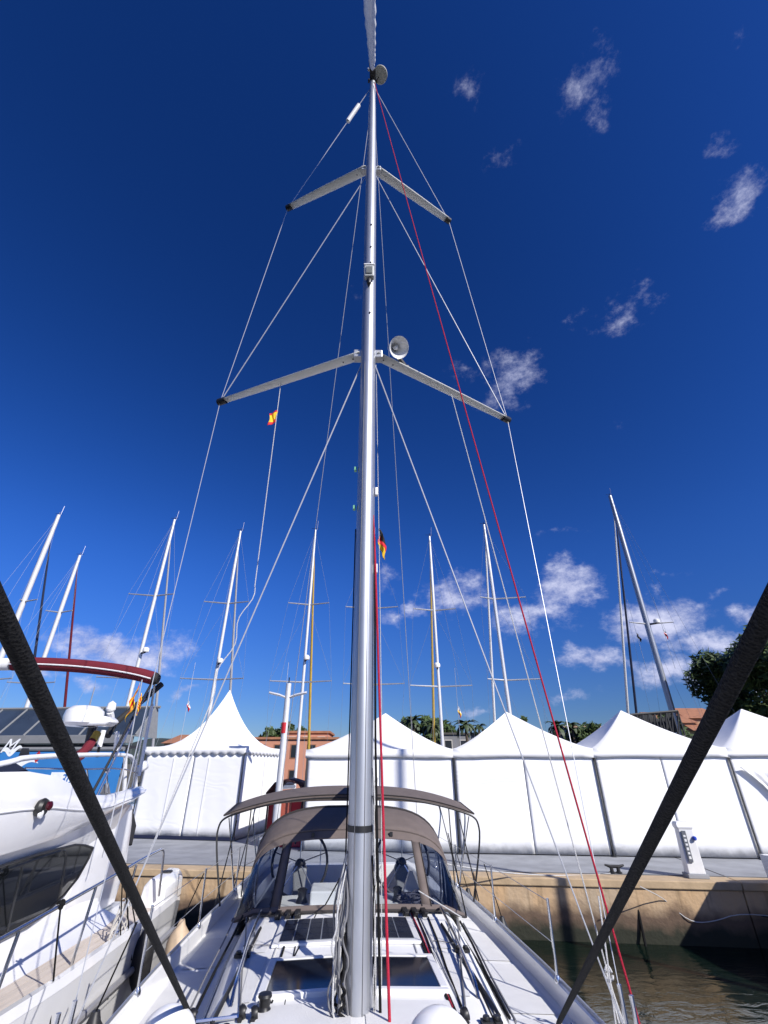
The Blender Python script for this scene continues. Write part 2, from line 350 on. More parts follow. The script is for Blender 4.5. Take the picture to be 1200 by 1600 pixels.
# far shore and hills
def terrain(name, x0, x1, y0, y1, hfun, m_, nx=60, ny=10):
    mb = MB(); mb.grid([[(lerp(x0, x1, i / nx), lerp(y0, y1, j / ny), hfun(i / nx, j / ny)) for i in range(nx + 1)] for j in range(ny + 1)])
    return mb.build(name, m_, kind='structure')
shore = mat('shore_scrub', (.11, .10, .07), .95, var=.3, nscale=.3)
terrain('far_shore', -260, 260, 62, 330, lambda u, v: -.5 + 2.0 * min(1, v * 18) + 4 * v, shore)
hillm = mat('wooded_hill', (.030, .042, .036), .95, var=.45, nscale=.06, bump=.6, bscale=.5)
def hh(u, v):
    s = math.sin(math.pi * v)
    return -2 + s * (26 * math.exp(-((u - .5) / .10) ** 2) + 20 * math.exp(-((u - .33) / .10) ** 2) + 12 * math.exp(-((u - .72) / .15) ** 2) + 2.2 * math.sin(u * 37) + 1.2 * math.sin(u * 91 + 2))
terrain('hills', -420, 60, 340, 520, hh, hillm, 110, 12)
def hh2(u, v):
    return -2 + math.sin(math.pi * v) * (17 + 5 * math.sin(u * 9) + 2 * math.sin(u * 31))
terrain('hills_right', 60, 600, 360, 520, hh2, hillm, 80, 10)

# ================================================================== BUILDINGS FAR
def building(name, x, y, w, d, z0, z1, wallc, roofc, label, nx, nz, arches=False, flat=False, roofh=1.6, rot=0):
    T = frame(x, y, rot); root = empty(name, T((0, 0, z0)), label, 'building', None)
    mb = MB(T); mb.box((0, 0, (z0 + z1) / 2), (w, d, z1 - z0)); mb.build('wall', wallc, root, smooth=False)
    if flat:
        mb = MB(T); mb.box((0, 0, z1 + .12), (w + .4, d + .4, .24)); mb.build('roof', roofc, root, smooth=False)
    else:
        mb = MB(T); a = w / 2 + .4; b = d / 2 + .4
        v = [mb.V(p) for p in ((-a, -b, z1 + .01), (a, -b, z1 + .01), (a, b, z1 + .01), (-a, b, z1 + .01), (-a * .75, 0, z1 + roofh), (a * .75, 0, z1 + roofh))]
        for f in ((0, 1, 5, 4), (1, 2, 5), (2, 3, 4, 5), (3, 0, 4), (3, 2, 1, 0)): mb.F(*[v[k] for k in f])
        mb.build('roof', roofc, root, smooth=False)
    hz = (z1 - z0) / nz; hx = w / nx
    for j in range(nz):
        for i in range(nx):
            cx = -w / 2 + hx * (i + .5); cz = z0 + hz * (j + .52); ww, wh = hx * .42, hz * .5
            mb = MB(T); mb.box((cx, -d / 2 + .01, cz), (ww + .2, .12, wh + .2)); fr = mb.build('window', roofc if arches else mat('window_frame_pale', (.5, .47, .42), .7), root, smooth=False)
            mb = MB(T); mb.box((cx, -d / 2 - .045, cz), (ww, .06, wh)); mb.build('pane', mat('far_glass', (.02, .025, .03), .15), fr, smooth=False)
    return root
pink = mat('pink_render', (.52, .24, .155), .9, var=.15, nscale=.6); tile = mat('terracotta_tile', (.34, .15, .08), .85, var=.25, nscale=2)
tan = mat('tan_render', (.48, .33, .21), .9, var=.12, nscale=.6); cream = mat('cream_render', (.55, .47, .38), .9, var=.1, nscale=.6); grey = mat('grey_render', (.20, .20, .21), .9, var=.15, nscale=.6)
g0 = 1.2
building('harbour_building', -11.6, 63, 13.5, 8, g0, 6.3, pink, tile, 'salmon pink harbour building with dark openings seen between the white tents', 7, 2, arches=True, flat=True)
building('harbour_building', -9.0, 66, 5.5, 6, 3, 7.2, pink, tile, 'taller salmon pink block rising behind the long pink building', 3, 2, flat=True)
building('low_building', -28.5, 80, 7, 8, g0, 6.6, tan, tile, 'small orange roofed house at the foot of the dark hill left of the pointed tent', 3, 1, roofh=1.4)
building('low_building', 17, 70, 18, 8, g0, 7.2, grey, mat('dark_roof', (.07, .065, .06), .9), 'long low grey building behind the third white tent', 9, 2, flat=True)
building('house', 27.5, 68, 6, 8, g0, 7.3, tan, tan, 'tan house with a low pitched roof between the palms and the tent peak', 3, 2, roofh=1.1)
building('house', 37, 66, 5, 7, g0, 8.3, cream, tile, 'cream house with tiled roof behind the masts on the right', 2, 2)
building('house', 42.5, 68, 5, 7, g0, 9.0, tan, tile, 'tan gabled house at the left edge of the big dark tree', 2, 2)
building('house', 40, 63, 4, 5, g0, 7.3, mat('white_render', (.7, .68, .64), .9), tile, 'small whitewashed house in front of the tan gabled one', 2, 2, roofh=1.0)

# ================================================================== TREES
def tree(name, x, y, z0, h, cr, n, label, trunk_r=.3, lsz=.22, m_=leaf, seed=1, group=None, flatk=.8):
    rnd = random.Random(seed); root = empty(name, (x, y, z0), label, 'tree', group)
    mb = MB(); top = Vector((x + .3, y, z0 + h * .62)); pts = [Vector((x, y, z0)), Vector((x + .15, y, z0 + h * .25)), top]
    mb.tube(pts, [trunk_r, trunk_r * .75, trunk_r * .4], 9)
    cl = []
    for k in range(26):
        a = rnd.uniform(0, 2 * math.pi); rr = cr * math.sqrt(rnd.random()) * .86; zz = rnd.uniform(-1, 1)
        c = Vector((x + rr * math.cos(a), y + rr * math.sin(a), z0 + h * .66 + zz * h * .30 * flatk * math.sqrt(max(0, 1 - (rr / cr) ** 2))))
        cl.append((c, rnd.uniform(.16, .34) * cr))
        mb.tube([Vector((x, y, z0 + h * rnd.uniform(.25, .5))), pts[1].lerp(c, .55) + Vector((0, 0, .2)), c], [trunk_r * .35, trunk_r * .2, .03], 5)
    mb.build('trunk', bark, root)
    mb = MB()
    for k in range(n):
        c, r = cl[int(rnd.random() ** 1.1 * len(cl)) % len(cl)]
        d = Vector((rnd.gauss(0, 1), rnd.gauss(0, 1), rnd.gauss(0, .8))).normalized() * r * (rnd.random() ** .45)
        p = c + d; a = Vector((rnd.gauss(0, 1), rnd.gauss(0, 1), rnd.gauss(0, 1))).normalized(); b = a.orthogonal().normalized(); s = lsz * rnd.uniform(.6, 1.3)
        i = [mb.V(p - a * s), mb.V(p + b * s * .45), mb.V(p + a * s), mb.V(p - b * s * .45)]; mb.F(*i)
    mb.build('crown', m_, root, smooth=False)
    return root
tree('broad_tree', 22.7, 28.5, QT, 10.1, 5.0, 26000, 'big dark broad crowned tree on the right behind the black rope', .32, .22, seed=3)
tree('broad_tree', 29.0, 33.5, QT, 7.0, 4.0, 8000, 'dark tree partly out of the frame behind the big broad tree', .3, .24, seed=5)
for k, (px, Y, top, cr, lb) in enumerate([(652, 66, 1112, 3.0, 'rounded dark tree directly right of the main mast above the second tent'), (684, 70, 1125, 2.6, 'smaller dark tree beside the white mast over the tent roof'),
        (455, 72, 1124, 2.6, 'dark tree behind the salmon pink building'), (432, 74, 1132, 2.2, 'low dark tree left of the one behind the pink building'), (906, 62, 1128, 2.8, 'bushy dark tree right of the red halyard above the tents'),
        (930, 60, 1132, 2.4, 'dark bush beside the tan house behind the tents'), (1030, 60, 1118, 3.0, 'dark tree under the big grey mast on the right'), (1000, 62, 1118, 2.6, 'dark tree right of the fourth tent peak'), (808, 64, 1118, 1.6, 'narrow dark tree behind the white mast near the third tent peak')]):
    p = U(px, top, Y=Y); tree('tree', p.x, Y, g0, (p.z - g0) * 1.08, cr, 1600, lb, .2, .42, seed=20 + k)
def palm(px, py, Y, label, s=1.0, seed=0):
    rnd = random.Random(seed); p = U(px, py, Y=Y); root = empty('palm_tree', (p.x, Y, g0), label, 'palm tree', None)
    mb = MB(); mb.tube([(p.x, Y, g0), (p.x + .15, Y, lerp(g0, p.z, .5)), p], [.22, .17, .15], 8); mb.build('trunk', bark, root)
    mb = MB()
    for k in range(26):
        a = 2 * math.pi * k / 26 + rnd.uniform(-.1, .1); e = rnd.uniform(-.2, 1.1); Ln = rnd.uniform(1.5, 2.1) * s
        prev = None; q = Vector(p)
        for j in range(7):
            t = j / 6; ee = e - 1.9 * t; dirv = Vector((math.cos(a) * math.cos(ee), math.sin(a) * math.cos(ee), math.sin(ee)))
            side = Vector((-math.sin(a), math.cos(a), 0)); w = .26 * math.sin(math.pi * (t * .85 + .12)) * s
            cur = (q + side * w + Vector((0, 0, -.3 * w)), Vector(q), q - side * w + Vector((0, 0, -.3 * w)))
            if prev and rnd.random() < .9:
                mb.quad(prev[0], prev[1], cur[1], cur[0]); mb.quad(prev[1], prev[2], cur[2], cur[1])
            prev = cur; q = q + dirv * Ln / 6
    mb.build('crown', leafp, root, smooth=False); return root
palm(727, 1133, 58, 'palm tree left of the third tent peak', seed=1)
palm(748, 1137, 66, 'smaller palm just left of the third tent peak', .8, seed=2)
palm(645, 1127, 55, 'palm in front of the rounded dark tree beside the main mast', seed=3)
palm(870, 1136, 58, 'palm beside the red halyard above the third tent', seed=4)
palm(893, 1136, 60, 'second palm right of the red halyard', .9, seed=5)
palm(677, 1136, 57, 'palm in front of the smaller dark tree above the second tent', .9, seed=6)

# ================================================================== TENTS
def marquee(x0, y0, w, d, eave, peak, label, conc=1.0, sk=False, seed=0, group='white tents in a row on the quay', scallop=False, T=QF):
    rnd = random.Random(seed); z0 = QT + .012; ze = z0 + eave; zp = z0 + peak
    root = empty('party_tent', T((x0 + w / 2, y0 + d / 2, z0)), label, 'tent', group)
    cx, cy = x0 + w / 2, y0 + d / 2
    per = []
    n = 12
    for (ax, ay, bx, by) in ((0, 0, 1, 0), (1, 0, 1, 1), (1, 1, 0, 1), (0, 1, 0, 0)):
        for k in range(n): t = k / n; per.append((x0 - .04 + (w + .08) * lerp(ax, bx, t), y0 - .04 + (d + .08) * lerp(ay, by, t), t))
    rows = []; NR = 14
    for j in range(NR + 1):
        t = j / NR; row = []
        hgt = (t ** conc)
        for (x, y, tt) in per:
            s = .012 * math.sin(tt * math.pi * 12 + seed) * (1 - t) + .045 * math.sin(tt * math.pi * 10 + seed * 2) * t * t * (1 - t) * (1 + .5 * math.sin(tt * 40)) - .05 * math.sin(math.pi * tt) * math.sin(math.pi * t)
            row.append((lerp(x, cx, t * .995), lerp(y, cy, t * .995), ze + .04 + (zp - ze) * hgt + s))
        rows.append(row)
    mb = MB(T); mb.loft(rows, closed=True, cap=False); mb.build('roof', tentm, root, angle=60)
    # valance: a hanging band on every side
    mb = MB(T); top = [(x, y, ze + .05) for x, y, t in per]; bot = []
    per2 = []
    nn = 48 if scallop else 12
    for (ax, ay, bx, by) in ((0, 0, 1, 0), (1, 0, 1, 1), (1, 1, 0, 1), (0, 1, 0, 0)):
        for k in range(nn): t = k / nn; per2.append((x0 - .05 + (w + .1) * lerp(ax, bx, t), y0 - .05 + (d + .1) * lerp(ay, by, t), t))
    dep = .16 if scallop else .20
    mb.loft([[(x, y, ze + .055) for x, y, t in per2], [(x, y, ze - dep * .5) for x, y, t in per2],
             [(x, y, ze - dep - (.09 * abs(math.sin(t * math.pi * 12)) if scallop else .015 * math.sin(t * 9 + seed))) for x, y, t in per2]], closed=True, cap=False)
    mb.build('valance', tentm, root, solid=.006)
    # wall sheets: two per side, gently wavy, with a welded seam
    def sheet(a, b, name='wall_panel'):
        a, b = Vector(a), Vector(b); dirv = (b - a).normalized(); nrm = Vector((dirv.y, -dirv.x, 0)); ph = rnd.uniform(0, 6)
        rows = []
        for j in range(9):
            v = j / 8; row = []
            for i in range(25):
                u = i / 24; amp = .010 * math.sin(u * 5 + ph + 2.3 * v) + .004 * math.sin(u * 17 + ph * 2 + 5 * v) + .006 * math.sin(v * 7 + u * 3 + ph)
                p = a.lerp(b, u) + nrm * amp * (1 - .7 * v) * math.sin(math.pi * u) ** .5 ; row.append((p.x, p.y, z0 + .01 + (eave - .03) * v))
            rows.append(row)
        mb = MB(T); mb.grid(rows); mb.build(name, tentm, root, solid=.004)
        mb = MB(T); p0 = a + nrm * .012
        return
    e = .03
    for side in ('f', 'l', 'r', 'b'):
        if side == 'f': A, B = (x0 + e, y0 + .02, 0), (x0 + w - e, y0 + .02, 0)
        if side == 'r': A, B = (x0 + w - .02, y0 + e, 0), (x0 + w - .02, y0 + d - e, 0)
        if side == 'l': A, B = (x0 + .02, y0 + d - e, 0), (x0 + .02, y0 + e, 0)
        if side == 'b': A, B = (x0 + w - e, y0 + d - .02, 0), (x0 + e, y0 + d - .02, 0)
        A, B = Vector(A), Vector(B); mid = A.lerp(B, .5)
        sheet(A, mid - (B - A).normalized() * .006); sheet(mid + (B - A).normalized() * .006, B)
        if side in 'fr':
            for f_ in (() if T is QF else (.3, .66)):
                q = A.lerp(B, f_); nr = Vector(((B - A).normalized().y, -(B - A).normalized().x, 0)) * .035
                mb = MB(T); mb.box((q.x + nr.x, q.y + nr.y, z0 + eave * .46), (.012 if side == 'f' else .004, .004 if side == 'f' else .012, eave * .86)); mb.build('seam', tentm, root, smooth=False)
    for (x, y) in ((x0, y0), (x0, y0 + d), (x0 + w, y0), (x0 + w, y0 + d))[:4 if T is not QF else 2]:
        sx = .035 if x == x0 else -.035
        mb = MB(T); mb.box((x + sx * .1, y - .03, z0 + eave / 2 - .05), (.035, .04, eave - .1)); mb.box((x + sx * .1, y - .03, z0 + .006), (.14, .14, .012)); mb.build('pole', mat('tent_pole', (.05, .052, .055), .5, .2), root, smooth=False)
    mb = MB(T); mb.lathe([(.05, 0), (.03, .03), (.001, .06)], (cx, cy, zp - .02), 10); mb.build('finial', tentm, root)
    if sk:
        mb = MB(T)
        mb.box((x0 + w / 2, y0 - .05, z0 + .05), (w + .1, .05, .10)); mb.build('skirting_rail', mat('navy_metal', (.012, .016, .045), .4), root, smooth=False)
    return root
QI = lambda px, py: QF(Vector((0, 0, 0)))
tents = [(0, 'tent with its peak behind the main mast, nearest the left pointed tent'), (-.08, 'tent right of the mast, behind the thin shrouds, second of the joined row'),
         (4.69, 'tent crossed by the red halyard and the black rope, third of the joined row'), (9.46, 'tent with a tied back door curtain at the right edge of the row')]
ED = [inv(QF, UP(px_, 1180, QF(Vector((0, 3.25, 0))), QF(Vector((0, 1, 0))) - QF(Vector((0, 0, 0))))).x for px_ in (480, 708, 927, 1136)]
ED.append(ED[-1] + (ED[-1] - ED[0]) / 3)
for k, (x, lb) in enumerate(tents):
    marquee(ED[k] + .008, 3.25, ED[k + 1] - ED[k] - .016, 4.7, 2.76, 4.12, 'white ' + lb, conc=1.28, seed=k)
TF = frame(-9.35, 20.7, R(-11))
marquee(0, 0, 4.25, 4.1, 2.95, 5.35, 'tall pointed white tent with scalloped valance standing apart on the left', conc=2.5, sk=True, seed=9, group=None, scallop=True, T=TF)

# door curtain of the right-hand tent
mb = MB(QF)
rows = []
for j in range(10):
    v = j / 9; w_ = 1.15 - .85 * math.sin(math.pi * min(1, (1 - v) * 1.0)) * .9
    rows.append([(ED[3] + .2 + 1.15 - u * w_ / 12, 3.17 - .018 * math.sin(u * 1.7), QT + .1 + 2.2 * v) for u in range(13)])
mb.grid(rows); tag(mb.build('door_curtain', vinylw, solid=.006), 'gathered white curtain hanging at the doorway of the rightmost tent', 'curtain')

# ================================================================== QUAY FURNITURE
p = U(1088, 1371, Z=QT)
root = empty('power_pedestal', p, 'white shore power pedestal with blue sockets at the quay edge', 'pedestal')
PT = frame(p.x, p.y, R(-8))
mb = MB(PT); mb.box((0, 0, QT + .04), (.46, .36, .08)); mb.build('plinth', concrete, root, smooth=False, bevel=.01)
mb = MB(PT); mb.loft([[(a * .19 * s, b * .14 * s + .02 * (z > 1), QT + z) for a, b in ((-1, -1), (1, -1), (1, 1), (-1, 1))] for z, s in ((.08, 1), (.95, .86), (1.0, .98), (1.06, .98), (1.11, .8))]); mb.build('cabinet', vinylw, root, smooth=False, bevel=.015)
mb = MB(PT); mb.box((-.08, -.155, QT + .62), (.10, .03, .62)); mb.build('side_strip', mat('grey_strip', (.12, .13, .15), .5), root, smooth=False, bevel=.004)
for z in (.78,): mb = MB(PT); mb.lathe([(.045, 0), (.045, .05), (.03, .07), (.001, .07)], (.13, -.13, QT + z), 12, (.3, -1, 0)); mb.build('socket', mat('blue_plastic', (.02, .06, .45), .4), root)
for k in range(6): mb = MB(PT); mb.box((-.08, -.172, QT + .40 + k * .085), (.05, .006, .04 if k % 2 else .055)); mb.build('mark', vinylw, root, smooth=False)

def cleat(px, py, label):
    p = U(px, py, Z=QT); root = empty('mooring_cleat', p, label, 'cleat')
    T = frame(p.x, p.y, R(-5))
    mb = MB(T); mb.lathe([(.08, 0), (.08, .015), (.045, .04), (.04, .12)], (-.08, 0, QT), 14); mb.lathe([(.08, 0), (.08, .015), (.045, .04), (.04, .12)], (.08, 0, QT), 14); mb.build('base', blackp, root)
    mb = MB(T); mb.tube([(-.23, 0, QT + .16), (-.12, 0, QT + .13), (.12, 0, QT + .13), (.23, 0, QT + .16)], [.02, .035, .035, .02], 10); mb.build('horn', blackp, root)
    return p
c1 = cleat(962, 1364, 'black iron mooring cleat on the quay edge left of the power pedestal')
# lamp post with two arms
p = U(441, 1180, Y=18.2)
root = empty('lamp_post', (p.x, p.y, QT), 'white lamp post with two short wing arms and a red band', 'lamp post')
top = U(444, 1068, Y=18.2)
mb = MB(); mb.tube([(p.x, p.y, QT), (p.x, p.y, top.z)], [.13, .10], 16); mb.tube([(p.x, p.y, QT), (p.x, p.y, QT + .3)], [.18, .16], 16); mb.build('post', mat('white_post', (.62, .63, .65), .4, .2), root)
mb = MB(); mb.tube([(p.x - .02, p.y - .02, top.z - 1.35), (p.x - .02, p.y - .02, top.z - 1.70)], .105, 16); mb.build('band', redp, root)
for s in (-1, 1):
    mb = MB(); mb.loft([[(p.x + s * x, p.y + y * w, top.z - .42 + z + zz) for y, zz in ((-1, 0), (-.5, .05), (.5, .05), (1, 0), (.5, -.03), (-.5, -.03))] for x, w, z in ((.08, .09, -.08), (.3, .13, 0), (.62, .11, .07), (.7, .05, .09))]); mb.build('lamp_arm', mat('white_post', (.7, .7, .7), .4), root)
mb = MB(); mb.tube([(p.x, p.y, top.z), (p.x, p.y, top.z + .22)], .02, 6); mb.build('tip', blackp, root)
# red cabinet and burgundy hood between the tents
p = U(453, 1262, Y=18.9)
root = empty('drinks_kiosk', (p.x, p.y, QT), 'red kiosk with rounded black hood between the pointed tent and the row', 'kiosk')
KT = frame(p.x, p.y, R(-8))
mb = MB(KT); mb.loft([[(x * .62, y * .5, QT + z) for x, y in ((-1, -1), (1, -1), (1, 1), (-1, 1))] for z in (0, 1.45)]); mb.build('body', redp, root, smooth=False, bevel=.05)
mb = MB(KT); mb.box((-.12, -.515, QT + 1.05), (.66, .03, .7)); mb.build('front_panel', mat('salmon_panel', (.36, .09, .06), .5), root, smooth=False, bevel=.01)
mb = MB(KT); mb.loft([[(-.7, -.62, z1), (-.4, -.66, z1 + .32), (0, -.68, z1 + .42), (.45, -.66, z1 + .30), (.72, -.62, z1 - .05)] for z1 in (QT + 1.50,)] + [[(-.7, .6, z1), (-.4, .6, z1 + .32), (0, .6, z1 + .42), (.45, .6, z1 + .30), (.72, .6, z1 - .05)] for z1 in (QT + 1.50,)], closed=False, cap=False); mb.build('hood', mat('dark_red_hood', (.035, .006, .008), .7), root, solid=.05)
mb = MB(KT); mb.tube([(.45, -.55, QT + .1), (.62, -.55, QT + 1.45)], .03, 8); mb.tube([(-.62, -.55, QT + .1), (-.62, -.55, QT + 1.5)], .03, 8); mb.build('frame', blackp, root)

# pavilion and blue banner on the left
PV = frame(-15.2, 23.4, R(-6))
root = empty('grey_pavilion', PV((0, 0, QT)), 'grey glazed pavilion with slanted dark panes behind the motor yacht', 'pavilion')
zb, zt = H + .95, H + 2.62
mb = MB(PV); mb.box((-2.0, .9, (QT + zb) / 2), (9.6, 2.0, zb - QT)); mb.build('wall', grey, root, smooth=False)
gg = mat('grey_lintel', (.20, .205, .21), .6, var=.1)
mb = MB(PV); mb.box((-1.5, -.2, zb + .18), (11.2, .5, .34)); mb.build('lintel', gg, root, smooth=False, bevel=.02)
mb = MB(PV); mb.box((-1.5, .2, zb - .12), (11.2, .9, .10)); mb.build('gutter', mat('dark_gutter', (.03, .03, .035), .6), root, smooth=False)
mb = MB(PV); mb.tube([(-6.9, -.5, zb - .22), (4.1, -.5, zb - .22)], .09, 8); mb.build('front_beam', gg, root)
slant = mat('slanted_pane', (.035, .05, .075), .25, var=.25, nscale=.8)
ns = 8
for k in range(ns):
    xa = -6.8 + 11.0 * k / ns; xb = -6.8 + 11.0 * (k + 1) / ns
    mb = MB(PV); mb.loft([[(xa + .05, -.05, zb + .37), (xb - .05, -.05, zb + .37), (xb - .05 - .25, 1.5, zt), (xa + .05 - .25, 1.5, zt)], [(xa + .05, .02, zb + .36), (xb - .05, .02, zb + .36), (xb - .3, 1.57, zt - .01), (xa - .2, 1.57, zt - .01)]]); mb.build('pane', slant, root, smooth=False)
for k in range(ns + 1):
    xa = -6.8 + 11.0 * k / ns
    mb = MB(PV); mb.tube([(xa, -.07, zb + .36), (xa - .25, 1.5, zt + .01)], .045, 6); mb.build('glazing_bar', gg, root)
mb = MB(PV); mb.tube([(-7.05, 1.5, zt + .02), (4.2, 1.5, zt + .02)], .07, 6); mb.build('ridge', gg, root)
mb = MB(PV); mb.loft([[(4.15, -.1, zb + .3), (4.25, -.1, zb + .3), (4.0, 1.5, zt), (3.9, 1.5, zt)], [(4.15, 1.7, zb + .3), (4.25, 1.7, zb + .3), (4.0, 1.7, zt), (3.9, 1.7, zt)]]); mb.build('end_wall', gg, root, smooth=False)
# banner, flat print on a hoarding
root = empty('advertising_banner', PV((0, -.7, QT)), 'bright blue advertising banner with white waves and number behind the motor yacht', 'banner')
bluep = mat('banner_blue', (.035, .19, .48), .5, var=.12, nscale=.8)
mb = MB(PV); mb.box((-1.3, -.72, (QT + H + .62) / 2), (11.2, .05, H + .62 - QT)); mb.build('hoarding', bluep, root, smooth=False)
wht = mat('print_white', (.78, .8, .82), .5)
def flat_text(s, loc, size, m_, parent, T, name='lettering', rotz=0, slant=0):
    cu = bpy.data.curves.new(name, 'FONT'); cu.body = s; cu.size = size; cu.shear = slant; cu.extrude = .004; cu.align_x = 'CENTER'
    o = bpy.data.objects.new(name + '_src', cu); COL.objects.link(o); dg = bpy.context.evaluated_depsgraph_get()
    me = bpy.data.meshes.new_from_object(o.evaluated_get(dg)); bpy.data.objects.remove(o); bpy.data.curves.remove(cu)
    mb = MB(T); mb.v = [tuple(T(Vector((loc[0] + v.co.x * math.cos(rotz), loc[1] + v.co.x * math.sin(rotz) - v.co.z, loc[2] + v.co.y)))) for v in me.vertices]
    mb.f = [tuple(p_.vertices) for p_ in me.polygons]; mb.m = [0] * len(mb.f); bpy.data.meshes.remove(me)
    return mb.build(name, m_, parent, smooth=False)
nB = PV(Vector((0, -1, 0))) - PV(Vector((0, 0, 0))); pB = PV(Vector((0, -.76, 2)))
def onB(px, py, off=0): q = inv(PV, UP(px, py, pB, nB)); return (q.x, -.752 - off, q.z)
for k, ( x0_, x1_, y_) in enumerate(((0, 34, 1170), (0, 60, 1190), (60, 120, 1226), (95, 130, 1246))):
    pts = []
    A = onB(x0_, y_ + 6); B_ = onB(x1_, y_)
    n = 16; up = []; dn_ = []
    for i in range(n + 1):
        t = i / n; x = lerp(A[0], B_[0], t); z = lerp(A[2], B_[2], t) + .10 * math.sin(t * 9 + k); w_ = .12 * math.sin(math.pi * t) + .01
        up.append((x, -.751 - .002 * k, z + w_)); dn_.append((x, -.751 - .002 * k, z - w_))
    mb = MB(PV); mb.grid([up, dn_]); mb.build('wave', wht, root, smooth=False)
a = onB(101, 1224)
mb = MB(PV); mb.box((a[0], -.752, a[2] + .16), (1.5, .012, .5)); mb.build('white_patch', wht, root, smooth=False)
flat_text('30', (a[0], -.768, a[2] - .02), .52, mat('print_blue', (.02, .14, .42), .5), root, PV, slant=.2)
a = onB(58, 1184)
mb = MB(PV); mb.poly([(a[0] + x, -.756, a[2] + z) for x, z in ((-.3, 0), (-.12, .12), (0, .28), (.12, .12), (.3, 0), (.12, -.05), (0, -.2), (-.12, -.05))]); mb.build('red_star', redp, root, smooth=False)
a = onB(10, 1172); flat_text('M', (a[0], -.77, a[2] - .1), .8, wht, root, PV, slant=.5)

# dark scaffold netting frame on the right behind the tents
root = empty('dark_gangway', (17.0, 24.0, QT), 'dark truss gangway covered in netting behind the fourth tent', 'gangway')
a = U(988, 1128, Y=27); b = U(1062, 1122, Y=27)
a = Vector((a.x, 27, a.z)); b = Vector((b.x, 27, b.z))
for dy in (0, 1.2):
    mb = MB(); mb.tube([a + Vector((0, dy, .35)), b + Vector((0, dy, .35))], .07, 6); mb.tube([a + Vector((0, dy, -.9)), b + Vector((0, dy, -.9))], .07, 6); mb.build('rail', blackp, root)
for k in range(9):
    q = a.lerp(b, k / 8)
    mb = MB(); mb.tube([q + Vector((0, 0, .35)), q + Vector((0, 0, -.9))], .05, 6); mb.tube([q + Vector((0, 0, -.9)), a.lerp(b, min(1, (k + 1) / 8)) + Vector((0, 0, .35))], .04, 6); mb.build('truss_bar', blackp, root)
mb = MB(); mb.grid([[a.lerp(b, i / 12) + Vector((0, .6, .25 - j * .3 - .2 * math.sin(i * .9) * (j == 0))) for i in range(13)] for j in range(4)]); mb.build('netting', mat('black_net', (.02, .022, .025), .9), root, solid=.02)
for q in (a, b):
    mb = MB(); mb.tube([q + Vector((0, .6, -.9)), Vector((q.x, q.y + .6, -.5))], .1, 8); mb.build('leg', blackp, root)

